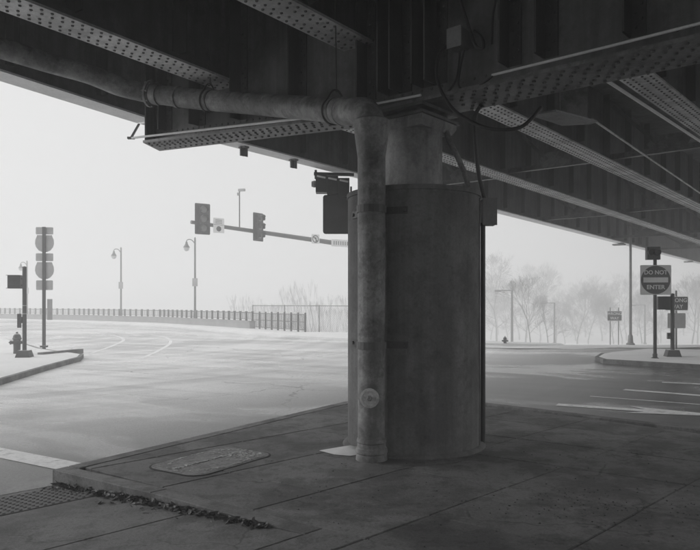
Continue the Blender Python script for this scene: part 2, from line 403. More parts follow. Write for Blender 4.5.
def slab(poly, mat, zf, name='paving_slab', th=.15, jit=.002, gap=.004):
    if len(poly) < 3 or abs(area(poly)) < .003: return
    if area(poly) < 0: poly = list(reversed(poly))
    # drop near-duplicate points
    pp = []
    for p in poly:
        if not pp or (Vector(p)-Vector(pp[-1])).length > .01: pp.append(p)
    if (Vector(pp[0])-Vector(pp[-1])).length < .01: pp.pop()
    n = len(pp); cx = sum(p[0] for p in pp)/n; cyy = sum(p[1] for p in pp)/n
    def inset(d):
        out = []
        for i in range(n):
            a, b, c = Vector(pp[i-1]), Vector(pp[i]), Vector(pp[(i+1)%n])
            u = (b-a).normalized(); v = (c-b).normalized(); n1 = Vector((-u.y,u.x)); n2 = Vector((-v.y,v.x))
            k = (n1+n2); L2 = k.length_squared
            q = b + k*(2*d/max(L2,.4)); out.append((q.x,q.y))
        return out
    dz, tx, ty = random.uniform(-jit,jit), random.uniform(-jit,jit), random.uniform(-jit,jit)
    zz = lambda x, y: zf(x,y) + dz + tx*(x-cx) + ty*(y-cyy)
    r0, r1 = inset(gap), inset(gap+.008)
    vs_ = [(x,y,zz(x,y)-th) for x,y in r0] + [(x,y,zz(x,y)-.007) for x,y in r0] + [(x,y,zz(x,y)) for x,y in r1]
    fs = [(i,(i+1)%n,n+(i+1)%n,n+i) for i in range(n)] + [(n+i,n+(i+1)%n,2*n+(i+1)%n,2*n+i) for i in range(n)] + [tuple(range(2*n,3*n))]
    m2 = MB(); m2.add(vs_, fs); m2.build(name, mat, SW)
A_UP = [.164,.83,1.86,2.82,3.8,4.8,5.8,6.8,7.8]
B_UP = [-3.6,-2.05,-1.03,0,1.0,2.03,3.05,4.1,5.15,6.2,7.2,8.2,9.2]
flat = lambda x, y: 0.0
for a0, a1 in zip(A_UP, A_UP[1:]):
    for b0, b1 in zip(B_UP, B_UP[1:]):
        slab(clip_poly(list(reversed([ab(a0,b0),ab(a1,b0),ab(a1,b1),ab(a0,b1)])), clip), M['slab'], flat)
A_LO = [0,-2.2]; 
for b0, b1 in ((B_ROAD+.02,-.41),(-.41,B_TOP)):
    slab(list(reversed([ab(-2.2,b0),ab(0,b0),ab(0,b1),ab(-2.2,b1)])), M['ramp_slab'], ramp_z, 'ramp_slab', jit=.0)
for a1, a0 in zip([.162,-1.1,-2.2],[-1.1,-2.2,-3.3]):
    for b0, b1 in zip([B_TOP,1.0,2.03,3.05,4.1,5.15,6.2,7.2],[1.0,2.03,3.05,4.1,5.15,6.2,7.2,8.2]):
        slab(list(reversed([ab(a0,b0),ab(a1,b0),ab(a1,b1),ab(a0,b1)])), M['slab'], flat)
for a1, a0 in zip([-2.2,-3.3,-4.4,-5.5],[-3.3,-4.4,-5.5,-6.6]):
    for b0, b1 in zip([B_ROAD+.02,-1.2,-.2],[-1.2,-.2,.66]):
        slab(list(reversed([ab(a0,b0),ab(a1,b0),ab(a1,b1),ab(a0,b1)])), M['slab'], flat)
jf = MB(); jp = clip_poly(list(reversed([ab(.18,-3.6),ab(9,-3.6),ab(9,9),ab(.18,9)])), clip)
jf.add([(x,y,-.009) for x,y in jp], [tuple(range(len(jp)))]); jf.build('joint_filler', M['filler'], SW)
# kerb stones along the road edge
def walk_line(pts, step):
    segs = []; acc = [Vector(pts[0])]
    for p in pts[1:]:
        p = Vector(p); d = (p - acc[-1]).length; k = max(1, round(d/step)); a = acc[-1].copy()
        for i in range(1, k+1): acc.append(a + (p-a)*i/k)
    return acc
_e0 = Vector(edge[0])+(Vector(edge[1])-Vector(edge[0])).normalized()*.164
ce = walk_line([tuple(_e0)]+edge[1:], 1.9)
co = offset_edge([tuple(p) for p in ce], .16)
for i in range(len(ce)-1):
    o1, o2, i1, i2 = ce[i], ce[i+1], co[i], co[i+1]
    e1 = Vector(o1)+(Vector(o2)-Vector(o1)).normalized()*.003
    q = [tuple(e1), (o2[0],o2[1]), i2, i1]
    slab(q, M['curb'], flat, 'kerb_stone', th=.17, jit=.0005, gap=.001)
_el = lambda a: tuple(Vector(edge[0])+(Vector(edge[1])-Vector(edge[0])).normalized()*(a+.07))
slab([_el(-.068),ab(.0,-.95),ab(.16,-.95),_el(.09)], M['curb'], flat, 'kerb_stone', th=.17, jit=.0, gap=.0015)
slab([ab(.0,-.95),ab(.0,B_TOP),ab(.16,B_TOP),ab(.16,-.95)], M['curb'], flat, 'kerb_stone', th=.17, jit=.0, gap=.0015)
# concrete gutter pan along the road side of the kerb and ramp
ge = [ab(-7,B_ROAD-.01)] + [tuple(Vector(p)) for p in edge]; go_ = offset_edge(ge,-.34); go_[1] = tuple(Vector(edge[0])+Vector((-.26,.22)))
gt = MB(); k = len(ge); gi = offset_edge(ge, .03)
gt.add([(x,y,-.1355) for x,y in gi]+[(x,y,-.1365) for x,y in go_], [(i,i+1,k+i+1,k+i) for i in range(k-1)])
GT = gt.build('gutter', M['gutter'], kind='structure')
if GT.data.polygons[0].normal.z < 0: GT.data.flip_normals()
# tactile plate at the foot of the ramp, with its domes
pl = MB()
pts = [ab(-1.35,-2.12),ab(-.03,-2.12),ab(-.03,-1.52),ab(-1.35,-1.52)]
pl.prism(list(reversed(pts)), lambda x,y: ramp_z(x,y)-.01, lambda x,y: ramp_z(x,y)+.006)
TP = pl.build('tactile_plate', M['mat'], SW)
dm = MB()
for i in range(21):
    for j in range(10):
        x, y = ab(-1.31 + i*.062, -2.09 + j*.06); z = ramp_z(x, y) + .0055
        dm.lathe([(.017,0),(.014,.006),(.010,.008)], (x,y,z), 7)
dm.build('dome_field', M['grey'] if False else M['mat'], TP, kind='stuff')

# inspection cover in the slab: outline groove, two lids, ragged mortar edge
def rrect(cx, cyy, hx, hy, r, ang, n=5):
    out = []
    for k, (sx, sy) in enumerate(((1,1),(-1,1),(-1,-1),(1,-1))):
        for i in range(n+1):
            t = math.pi/2*(k + i/n); px = sx*(hx-r) + r*math.cos(t); py = sy*(hy-r) + r*math.sin(t)
            out.append((cx + px*math.cos(ang) - py*math.sin(ang), cyy + px*math.sin(ang) + py*math.cos(ang)))
    return out
CV = thing('inspection_cover', 'rounded inspection cover with cracked pale mortar rim set in the pavement', 'cover', (-1.31,6.47,0), world=True)
ca = math.atan2(.81,.53)
g_ = MB(); g_.prism(rrect(-1.31,6.47,.55,.352,.17,ca), .0005, .0042); g_.build('groove', M['groove'], CV)
g_ = MB(); g_.prism(rrect(-1.31,6.47,.532,.334,.155,ca), .003, .0062); g_.build('frame', M['patch'], CV)
def cvp(u, v): return (-1.31+u*math.cos(ca)-v*math.sin(ca), 6.47+u*math.sin(ca)+v*math.cos(ca))
for s_ in (-1,1):
    g_ = MB(); off = Vector((math.cos(ca+math.pi/2), math.sin(ca+math.pi/2)))*.160*s_
    g_.prism(rrect(-1.31+off.x,6.47+off.y,.45,.150,.05,ca), .005, .0085); g_.build('lid', M['patch'], CV)
g_ = MB(); prev = None
for i in range(25):   # crack between the two lids
    u = -.44+i*.037; p = (u, random.uniform(-.006,.006)); wd = random.uniform(.002,.007)*(1.6 if 6 < i < 16 else 1)
    if prev: g_.add([(*cvp(prev[0][0],prev[0][1]-prev[1]),.0092),(*cvp(p[0],p[1]-wd),.0092),(*cvp(p[0],p[1]+wd),.0092),(*cvp(prev[0][0],prev[0][1]+prev[1]),.0092)],[(0,1,2,3)])
    prev = (p,wd)
g_.build('crack', M['groove'], CV)
mo = MB()
for i in range(300):
    k = random.random()
    if k < .5: u, v = random.gauss(.36,.10), random.gauss(-.10,.13)
    elif k < .75: u, v = random.uniform(-.45,.45), random.gauss(.02,.015)
    else: t = random.uniform(0,6.28); u, v = .49*math.cos(t), .30*math.sin(t)
    if abs(u) > .5 or abs(v) > .31 or (abs(u) > .42 and abs(v) > .24): continue
    x, y = cvp(u, v); n = random.randint(5,8); r = random.uniform(.003,.013); q = []
    for k in range(n): rr = r*random.uniform(.4,1.4); q.append((x+rr*1.6*math.cos(6.28*k/n+.9), y+rr*math.sin(6.28*k/n+.9)))
    mo.prism(q, .005, .0095+i*.00002)
mo.build('mortar_crust', M['mortar'], CV, kind='stuff')

# fallen leaves in the angle of the kerb
lf = MB()
for i in range(1300):
    u = random.random()**1.35; b = -2.2 + u*2.55; a = -.012 - abs(random.gauss(0, .045*(1-.55*u)+.008))
    if random.random() < .03: a -= random.random()*.2
    x, y = ab(a, b); z = ramp_z(x, y) + .006 + random.random()*.045*max(0,1-abs(a)*9)*(1-.6*u)
    m3 = Matrix.Rotation(random.uniform(0,6.28),3,'Z') @ Matrix.Rotation(random.uniform(-.9,.9),3,'X') @ Matrix.Rotation(random.uniform(-.5,.5),3,'Y')
    s_ = random.choice((.007,.010,.014,.022,.028))*random.uniform(.7,1.2); c = random.uniform(.2,.7)
    q = [m3 @ Vector(v)*s_ + Vector((x,y,z)) for v in ((-1.4,0,c*.4),(-.3,-.6,c*.2),(0,0,0),(-.3,.6,c*.2),(.8,-.45,.1),(1.5,0,c*.5),(.8,.45,.1))]
    lf.add(q, [(0,1,2),(0,2,3),(1,4,2),(4,5,2),(5,6,2),(6,3,2)])
lf = lf.build('leaf_litter', M['leaf'], kind='stuff'); tag(lf, 'dark wet leaf litter gathered along the foot of the kerb', 'leaves')
# small grit and debris on the pavement
gr = MB()
for i in range(320):
    x = random.uniform(-.8,4.2); y = random.uniform(4.1,7.0)
    if random.random() < .5: x = random.gauss(1.9,.5); y = random.gauss(5.0,.25)
    r = random.uniform(.003,.008)
    if (Vector((x,y))-Vector((.678,7.26))).length < .8 or to_a(x,y) < .1 or (Vector((x,y))-Vector((.2,6.55))).length < .2: continue
    gr.lathe([(r,-.001),(r*.8,r*.5),(r*.2,r*.7)], (x,y,.003), 5)
gr = gr.build('grit', M['bed'], kind='stuff'); tag(gr, 'dark grit scattered over the paving slabs', 'grit')

# ------------------------------------------------------------------ road markings
def ground_poly(name, poly, mat, label, cat, dz=.004, group=None):
    mb = MB(); mb.add([(x,y,h(x,y)+dz) for x,y in poly], [tuple(range(len(poly)))]); 
    o = mb.build(name, mat)
    if area(poly) < 0: o.data.flip_normals()
    return tag(o, label, cat, group)
def rp(px, py): Y = F*1.636/(py-HZ); return (xat(px,Y), Y)
def stripe(name, p0, p1, wd, label, cat='road marking', group=None):
    p0 = Vector(p0); p1 = Vector(p1); d = (p1-p0).normalized(); n = Vector((-d.y,d.x))*wd/2
    k = max(1,int((p1-p0).length/2)); L_ = [p0+(p1-p0)*i/k for i in range(k+1)]
    return ground_poly(name, [tuple(q+n) for q in L_]+[tuple(q-n) for q in reversed(L_)], M['paint'], label, cat, group=group)
stripe('crosswalk_line', (-2.66,6.72), (-14.5,14.0), .30, 'white painted crossing line running into the kerb corner')
d_ = Vector((.885,-.466))
s0 = Vector(rp(557,404.5)); n_ = Vector((-d_.y,d_.x))
def ar(u, v): q = s0 + d_*u + n_*v; return (q.x,q.y)
ground_poly('lane_arrow', [ar(0,.12),ar(0,-.12),ar(1.3,-.12),ar(1.05,-.36),ar(2.6,0),ar(1.05,.36),ar(1.3,.12)], M['paint'], 'white straight-ahead arrow painted on the dark wet lane', 'road arrow')
stripe('lane_line', rp(624,389.6), rp(740,398.5), .20, 'bold white lane line beyond the painted arrow')
stripe('lane_line', rp(662,382.2), rp(760,387), .18, 'short white lane line closest to the no-entry island')
stripe('lane_line', rp(590,396.2), rp(740,407.5), .07, 'thin faint line between the arrow and the bold lane line')
def arc_line(pp, wd, label):
    c = catmull([Vector((x,y,0)) for x,y in pp], 8); l_, r_ = [], []
    for i, p in enumerate(c):
        d = (c[min(i+1,len(c)-1)]-c[max(i-1,0)]).normalized(); n = Vector((-d.y,d.x,0))*wd/2; l_.append((p.x+n.x,p.y+n.y)); r_.append((p.x-n.x,p.y-n.y))
    mb = MB(); k = len(c); mb.add([(x,y,h(x,y)+.004) for x,y in l_+r_], [(i,k+i,k+i+1,i+1) for i in range(k-1)])
    o = mb.build('turn_line', M['paint'])
    if o.data.polygons[0].normal.z < 0: o.data.flip_normals()
    tag(o, label, 'road marking')
arc_line([rp(96,333.5),rp(116,336),rp(123.5,340),rp(112,346),rp(92,353)], .13, 'curved pale turning line nearer the snowy island')
arc_line([rp(150,334.5),rp(166,337.5),rp(170.5,342.5),rp(160,350),rp(140,359)], .13, 'curved pale turning line out in the open road')

# ------------------------------------------------------------------ traffic islands
def island(name, poly, top, snowy=True):
    mb = MB(); mb.prism(poly, lambda x,y: h(x,y)-.1, lambda x,y: top-.02); o = mb.build(name, M['curb'], kind='structure')
    cp = poly; n = len(cp); cxx = sum(p[0] for p in cp)/n; cyy = sum(p[1] for p in cp)/n
    def ins(d):
        out = []
        for i in range(n):
            a, b, c = Vector(cp[i-1]), Vector(cp[i]), Vector(cp[(i+1)%n]); u=(b-a).normalized(); v=(c-b).normalized()
            k = Vector((-u.y,u.x))+Vector((-v.y,v.x)); q = b + k*(2*d/max(k.length_squared,.5)); out.append((q.x,q.y))
        return out
    s_ = MB(); r1, r2 = ins(.10), ins(.35)
    s_.add([(x,y,top-.021) for x,y in r1]+[(x,y,top+.035) for x,y in r2], [(i,(i+1)%n,n+(i+1)%n,n+i) for i in range(n)]+[tuple(range(n,2*n))])
    s_.build('snow_cover', M['snow'] if snowy else M['dirty_snow'], o, smooth=50)
    return o
li = [(-6.9,13.0),(-7.35,16.6),(-7.6,19.2),(-7.95,20.3),(-8.7,20.9),(-10.5,23.0),(-13.5,27.5),(-18,32),(-26,36),(-26,14),(-9,9.0),(-7.3,9.6)]
island('traffic_island', li if area(li) > 0 else list(reversed(li)), .0)
ri = [(6.85,18.4),(7.3,18.0),(8.6,16.75),(10.5,15.2),(16,11),(22,8),(24,14),(14.5,20.5),(9.5,22.2),(7.6,20.6),(6.95,19.3)]
island('traffic_island', ri if area(ri) > 0 else list(reversed(ri)), .0)
# low kerb of the cut-through on the left island
mb = MB(); mb.bar(at(40,355,19.3)[:2], at(81,351.3,20.9)[:2], -.09, .09, -.05, .09); o = mb.build('island_kerb', M['curb']); tag(o, 'low kerb lying across the snow of the island with the stacked signs', 'kerb')

# ------------------------------------------------------------------ BRIDGE
C0 = Vector((.678, 7.26)); W_ = Vector((.768,-.64)); NN = Vector((W_.y,-W_.x))   # NN points to the near side
def cp(t): q = C0 + W_*t; return (q.x,q.y)
def capz(t): return 3.53 if t > -.6 else 3.53 + .315*(-.6-t)/4.15
T0, T1 = -4.76, 9.55; TOP = 5.80
BR = thing('bridge', 'dark riveted steel girder bridge carried over the pavement on a round pier', 'bridge', (C0.x,C0.y,3.53), world=True)
def hd(a): return Vector((math.sin(R(a)), math.cos(R(a))))
G = [  # joint at the cap, near heading, far heading, bottom z
 dict(p=(-3.31,11.04), n=28.7, f=36.6, z=4.44, fl=.37, fascia=True),
 dict(p=(-1.61,9.17), n=33.5, f=38.1, z=4.40, fl=.42),
 dict(p=(.11,7.73), n=37.3, f=38.9, z=4.40, fl=.42),
 dict(p=cp(1.30), n=38, f=41, z=4.40, fl=.42),
 dict(p=cp(3.6), n=38, f=39.5, z=4.40, fl=.42),
 dict(p=cp(5.9), n=38, f=41, z=4.44, fl=.37)]
NEAR, FAR = 30.0, 66.0
GN = [dict(p=cp(7.6), n=34, z=4.40, fl=.42), dict(p=cp(9.6), n=30, z=4.44, fl=.37)]   # added unseen girders: near span flared to shade the pier
def sub_of(part):  # children of parts keep world coordinates
    return part
def stiff_mesh(side, depth, z0, z1):
    """angle stiffener standing against a web; local x along the girder, y away from the web"""
    m2 = MB(); m2.box((0,side*(.012+depth/2),(z0+z1)/2),.018,depth,z1-z0); m2.box((.055,side*.019,(z0+z1)/2),.11,.014,z1-z0)
    return m2.mesh('stiffener')
def riv_strip(mb, p0, p1, lats, z, step, nrm=(0,0,-1), stagger=True, r=.019):
    p0 = Vector(p0[:2]); p1 = Vector(p1[:2]); L_ = (p1-p0).length; d = (p1-p0)/L_; n = Vector((d.y,-d.x))
    for k in range(int(L_/step)):
        for j, l in enumerate(lats):
            u = (k+.5+(.5 if stagger and j % 2 else 0))*step
            if u > L_: continue
            q = p0 + d*u + n*l; zz = z if not callable(z) else z(u); mb.rivet((q.x,q.y,zz), nrm, r)
class Rel:  # nothing
    pass
def girder_seg(a, b, g, name, rivets_to, stiff_to, stiff_parts=True, zend=0.0):
    z = g['z']; mw = MB(); mw.bar(a, b, -.008, .008, z+.03, TOP)
    web = mw.build(name, M['steel'], BR)
    WORLDP(web)
    fl = g['fl']/2; mf = MB(); mf.bar(a, b, -fl, fl, z, z+.028); flo = mf.build('bottom_flange', M['fascia_flange' if g.get('fascia') else 'steel_lit'], web)
    ml = MB()
    for s_ in (-1,1):
        ml.bar(a, b, *sorted((s_*.009, s_*.024)), z+.0285, z+.17); ml.bar(a, b, *sorted((s_*.0245, s_*.15)), z+.029, z+.042)
    ml.build('flange_angle', M['steel'], web)
    L_ = (Vector(b)-Vector(a)).length; d = (Vector(b)-Vector(a))/L_
    if rivets_to:
        rv = MB(); e = Vector(a)+d*min(L_, rivets_to)
        riv_strip(rv, a, e, (-.155,-.065,.065,.155), z, .115)
        riv_strip(rv, a, e, (.0245,), z+.10, .115, (d.y,-d.x,0)); 
        rv.build('rivets', M['rivet'], web, kind='stuff', smooth=60)
    if not stiff_to: return web
    ang = math.atan2(d.y, d.x)
    me = {}
    for s_ in (-1,1):
        me[s_] = stiff_mesh(s_, .13, z+.172, TOP); me[s_].materials.append(M['steel_dark'])
    k = 0; u = .9
    while u < min(L_, stiff_to):
        q = Vector(a)+d*u
        for s_ in (-1,1):
            o = bpy.data.objects.new('stiffener', me[s_]); col.objects.link(o); o.parent = web
            o.location = (q.x,q.y,0); o.rotation_euler = (0,0,ang)
        u += 1.45
    return web
def WORLDP(o): pass
# parts sit at the world origin under the bridge empty, so their children share world coordinates
for i, g in enumerate(G):
    p = Vector(g['p']); vis = i <= 3
    if i < 5: girder_seg(p+hd(g['f'])*.02, p+hd(g['f'])*FAR, g, 'girder', (0 if i in (0,5) else 34 if vis else 0), 34 if vis else 0)
    girder_seg(p-hd(g['n'])*.02, p-hd(g['n'])*NEAR, g, 'girder', (0 if i in (0,5) else 6 if vis else 0), 10 if vis else 0)
for g in GN:
    p = Vector(g['p']); girder_seg(p-hd(g['n'])*.02, p-hd(g['n'])*NEAR, g, 'girder', 0, 0)
# deck slab and edge beams
oL = [Vector(G[0]['p'])-hd(28.7)*NEAR+Vector((-1.1,.6)), Vector(G[0]['p'])+Vector((-1.05,.7)), Vector(G[0]['p'])+hd(36.6)*FAR+Vector((-1,.7))]
oR = [Vector(G[4]['p'])+hd(39.5)*FAR+Vector((.9,-.7)), Vector(G[4]['p'])+Vector((.9,-.7)), Vector(GN[1]['p'])+Vector((.9,-.7)), Vector(GN[1]['p'])-hd(30)*NEAR+Vector((.9,-.7))]  # unseen edge flared behind the camera for shade, cut back far for light
mb = MB(); poly = [tuple(q) for q in oL+oR]; poly = poly if area(poly) > 0 else list(reversed(poly)); mb.prism(poly, TOP+.003, TOP+.28); DK = mb.build('deck_slab', M['deck'], BR)
mb = MB()
for a, b in ((oL[0],oL[1]),(oL[1],oL[2]),(oR[0],oR[1]),(oR[1],oR[2]),(oR[2],oR[3])): mb.bar(a, b, .02, .28, TOP+.283, TOP+1.05)
mb.build('edge_barrier', M['deck'], DK)
# cap girder
mw = MB(); mw.bar(cp(T0), cp(-.6), -.012, .012, capz(T0)+.04, TOP, 3.57, TOP); mw.bar(cp(-.6), cp(T1), -.012, .012, 3.57, TOP)
CAP = mw.build('cap_girder', M['steel'], BR)
mf = MB()
def fpt(t, l, z): q = Vector(cp(t))+NN*l; return (q.x,q.y,z)
mf.hexa([fpt(-4.85,-.17,capz(T0)),fpt(-4.57,.31,capz(T0)),fpt(-.6,.31,3.53),fpt(-.6,-.17,3.53),fpt(-4.85,-.17,capz(T0)+.035),fpt(-4.57,.31,capz(T0)+.035),fpt(-.6,.31,3.565),fpt(-.6,-.17,3.565)]); mf.bar(cp(-.6), cp(T1), -.31, .31, 3.53, 3.565)
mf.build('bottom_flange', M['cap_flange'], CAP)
ml = MB()
for s_ in (-1,1):
    for (ta,tb) in ((T0+.1,-.6),(-.6,T1)):
        wl_ = .16 if (s_ < 0 and tb < 0) else .22
        za, zb = capz(ta)+.036, capz(tb)+.036
        ml.bar(cp(ta), cp(tb), *sorted((s_*.013,s_*.032)), za, za+.19, zb, zb+.19)
        ml.bar(cp(ta), cp(tb), *sorted((s_*.0325,s_*wl_)), za, za+.02, zb, zb+.02)
ml.build('flange_angle', M['steel'], CAP)
mb = MB(); mb.bar(fpt(-4.60,.26,0)[:2], fpt(-4.84,-.15,0)[:2], 0, .02, capz(T0)+.036, TOP-.01); mb.build('end_plate', M['steel'], CAP)
rv = MB()
for k in range(int((6-T0)/.125)):
    t = T0+.2+k*.125; q = Vector(cp(t)); z = capz(t)
    for j, l in enumerate((-.25,-.16,-.07,.07,.16,.25)):
        if -.45 < t < .45 or (t < -.6 and l < -.12): continue
        qq = q + NN*l + W_*(.06 if j % 2 else 0); rv.rivet((qq.x,qq.y,z-.0005*0), (0,0,-1), .021)
    for l, zz in ((.032,.085),(.032,.165)):
        qq = q + NN*l + W_*(.06 if zz > .1 else 0); rv.rivet((qq.x,qq.y,z+.036+zz), (NN.x,NN.y,0), .019)
rv.build('rivets', M['rivet'], CAP, kind='stuff', smooth=60)
ang = math.atan2(W_.y, W_.x)
for t, dep in ((-4.4,.16),(-3.62,.2),(-2.75,.2),(-1.68,.2),(-.62,.2),(-.30,.24),(-.14,.24),(.14,.24),(.30,.24),(1.12,.22),(1.48,.22),(2.25,.2),(3.3,.2),(4.4,.2),(5.4,.2)):
    for s_ in (-1,1):
        m2 = MB(); z0 = capz(t)+.23; sd_ = -s_
        m2.box((0,sd_*(.012+dep/2),(z0+TOP)/2),.02,dep,TOP-z0); m2.box((.065,sd_*.021,(z0+TOP)/2),.13,.016,TOP-z0)
        for k in range(int((TOP-z0)/.13)): 
            for xx in (.045,.095): m2.rivet((xx,sd_*.029,z0+.08+k*.13+(.065 if xx > .06 else 0)), (0,sd_,0), .018)
        o = m2.build('stiffener', M['steel_dark'], CAP); o.location = (*cp(t),0); o.rotation_euler = (0,0,ang)
# cross frames on the far side: strut, gusset, two diagonals
def cross_frame(g0, g1, dist, drop=0.05):
    a = Vector(g0['p'])+hd(g0['f'])*dist; b0 = Vector(g1['p']); d1 = hd(g1['f'])
    b = b0 + d1*max(.5,(a-b0).dot(d1)); z = 4.48+drop
    st = MB(); st.bar(a, b, -.06, .06, z, z+.014); st.bar(a, b, -.007, .007, z+.0145, z+.12)
    cf = st.build('cross_frame', M['cap_flange'], BR)
    mid = (a+b)/2; d = (b-a).normalized(); m3 = Matrix(((d.x,0,d.y),(d.y,0,-d.x),(0,1,0)))
    gp = MB(); gp.plate([(-.30,-.02),(.30,-.02),(.42,.20),(.22,.34),(-.22,.34),(-.42,.20)], m3, (mid.x+d.y*.012,mid.y-d.x*.012,z+.02), .014); gp.build('gusset', M['cap_flange'], cf)
    for s_, e in ((-1,a),(1,b)):
        dg = MB(); q = e + (mid-e).normalized()*.08; m_ = mid+d*s_*.2
        dg.beam3((m_.x,m_.y,z+.2),(q.x,q.y,TOP-.15),.07,.07); dg.build('diagonal', M['steel'], cf)
for dist in (8.6,17.4,26.2,35):
    for g0, g1 in ((G[0],G[1]),(G[1],G[2]),(G[2],G[3]),(G[3],G[4])): cross_frame(g0, g1, dist)
for g0, g1 in ((G[0],G[1]),(G[1],G[2]),(G[2],G[3])):
    a = Vector(g0['p'])-hd(g0['n'])*9; b = Vector(g1['p'])-hd(g1['n'])*8.6
    st = MB(); st.bar(a, b, -.06, .06, 4.53, 4.65); st.build('cross_strut', M['steel'], BR)
# bottom lateral gusset below the cap on its far side
gz_ = 3.50
mb = MB(); q0 = [at(530,112,7.0),at(556,101,6.85),at(597,118,7.25),at(590,122.5,7.35),at(562,122,7.4)]
zc = 3.43
pts = [((p.x),(p.y)) for p in q0]
pts = pts if area(pts) > 0 else list(reversed(pts)); mb.prism(pts, zc, zc+.02); LG = mb.build('lateral_gusset', M['cap_flange'], BR)
mb = MB(); e0 = at(560,118,7.3); e1 = at(587,117,7.35); mb.bar(e0[:2], e1[:2], -.01, .01, zc+.022, 3.93); mb.build('hanger_plate', M['cap_flange'], LG)

# hanging clips below the fascia girder
FD = hd(36.6); FP = Vector(G[0]['p'])
def on_fascia(px):
    k = (px-CX)/F; u = (k*FP.y-FP.x)/(FD.x-k*FD.y); return FP + FD*u
for px in (242,292):
    q = on_fascia(px); mb = MB()
    mb.box((q.x,q.y,4.35),.02,.10,.175, -R(36.6)); mb.box((q.x+.06,q.y+.05,4.35),.02,.10,.175,-R(36.6)); mb.box((q.x+.03,q.y+.025,4.425),.16,.12,.028,-R(36.6))
    mb.build('flange_clip', M['grey'], BR)
for px, sx in ((621,1.0),(690,1.0)):
    q = on_fascia(px); mb = MB(); mb.box((q.x-.1,q.y,4.37),.55,.35,.07,-R(36.6)); mb.box((q.x,q.y,4.42),.2,.2,.05); o = mb.build('soffit_light', M['grey'], BR)

# ------------------------------------------------------------------ PIER
def pier(x, y, label):
    T = thing('bridge_pier', label, 'pier', (x,y,0))
    mb = MB(); R0 = .70
    mb.lathe([(R0+.05,-.12),(R0+.055,.012),(R0+.03,.03),(R0,.035),(R0,1.3),(R0,2.60),(R0+.012,2.605),(R0+.012,2.65),(R0-.05,2.652),(R0-.05,2.45),(.31,2.44)], (0,0,0), 72, caps=False)
    J = mb.build('jacket', M['pier'], T, smooth=35)
    sm = MB()
    for a in (-118,-20,70,160):
        sm.box((math.cos(R(a))*(R0+.002),math.sin(R(a))*(R0+.002),1.31),.012,.03,2.55,R(a))
    sm.build('seam_strip', M['pier'], J)
    pd = MB(); pd.lathe([(.305,2.3),(.305,3.29),(.312,3.30)], (0,0,0), 40); pd.build('pedestal', M['pedestal'], T, smooth=35)
    b1 = MB(); an = ang
    def sq(hw, z0, z1, hw2=None):
        hw2 = hw2 or hw; m_ = Matrix.Rotation(an,3,'Z')
        b1.hexa([m_ @ Vector((sx*hw,sy*hw,z0)) for sx,sy in ((-1,-1),(1,-1),(1,1),(-1,1))]+[m_ @ Vector((sx*hw2,sy*hw2,z1)) for sx,sy in ((-1,-1),(1,-1),(1,1),(-1,1))])
    sq(.30,3.30,3.36,.33); sq(.33,3.3605,3.405)
    b1.build('cap_stone', M['pedestal'], T)
    b1 = MB(); sq(.36,3.4055,3.432); b1.build('bearing_plate', M['steel'], T)
    b1 = MB(); sq(.22,3.4325,3.49,.26); sq(.34,3.4905,3.524); b1.build('bearing', M['steel'], T)
    return T
PR = pier(C0.x, C0.y, 'thick round concrete pier with a narrow neck behind the vertical drain pipe')
q = cp(7.0); pier(q[0], q[1], 'thick round concrete pier at the open end of the cross girder, without a pipe')

# snow wedge at the foot of the pier
mb = MB(); wp = [at(319,450.5,6.9),at(332,447.5,7.0),at(346,444.5,7.1),at(360,447,6.95),at(362,455,6.72),at(350,456.5,6.66),at(334,455,6.72)]
c_ = (wp[2]+wp[4])/2; n = len(wp)
mb.add([(p.x,p.y,.003) for p in wp]+[((p.x*.45+c_.x*.55),(p.y*.45+c_.y*.55),.035) for p in wp], [(i,(i+1)%n,n+(i+1)%n,n+i) for i in range(n)]+[tuple(range(n,2*n))])
o = mb.build('snow_patch', M['snow'], smooth=80)
if sum(p.normal.z for p in o.data.polygons) < 0: o.data.flip_normals()
tag(o, 'small white wedge of snow at the foot of the pier', 'snow')

# ------------------------------------------------------------------ DRAIN PIPE
VX, VY = .207, 6.53
DP = thing('drain_pipe', 'weathered iron drain pipe running under the girders and down the pier', 'pipe', (VX,VY,0), world=True)
raw = [at(-90,22,7.7),at(-40,37,8.1),at(0,48,8.45),at(50,63,8.8),at(86,73,8.98),at(104,80,9.05),at(122,87,9.12),at(150,93.5,9.2)]
p1 = catmull(raw, 6)
mb = MB(); mb.tube(p1, .128, 20); mb.build('pipe_run', M['iron'], DP, smooth=50)
p2 = catmull([at(149,93.3,9.2),at(205,100,8.8),at(262,104.5,8.15),at(318,109,7.4),at(336,110.5,7.12)], 6)
mb = MB(); mb.tube(p2, .131, 20); mb.build('pipe_run', M['iron'], DP, smooth=50)
e1 = at(336,110.5,7.12); e2 = at(349,112,6.88); e3 = Vector((.135,6.63,3.365)); e4 = Vector((.195,6.55,3.26)); e5 = Vector((VX,VY,3.13))
mb = MB(); mb.tube(catmull([e1,e2,e3,e4,e5],6), .138, 20); mb.build('elbow', M['iron'], DP, smooth=50)
mb = MB(); mb.lathe([(.150,3.262),(.176,3.245),(.177,3.205),(.172,3.19),(.145,2.98),(.134,2.90),(.132,1.6),(.132,.20)], (VX,VY,0), 28); mb.build('downpipe', M['iron'], DP, smooth=40)
mb = MB(); mb.lathe([(.132,.205),(.140,.20),(.143,.17),(.136,.16),(.138,.12),(.150,.11),(.154,.07),(.145,.06),(.150,.03),(.152,-.01)], (VX,VY,0), 28); mb.build('base_collar', M['iron'], DP, smooth=30)
def ring(p, d, r, wd, name='coupling', mat='iron', n=20):
    m2 = MB(); d = Vector(d).normalized(); m2.tube([Vector(p)-d*wd/2,Vector(p)+d*wd/2], r, n); return m2.build(name, M[mat], DP, smooth=40)
def tang(path, k): return path[min(k+1,len(path)-1)]-path[max(k-1,0)]
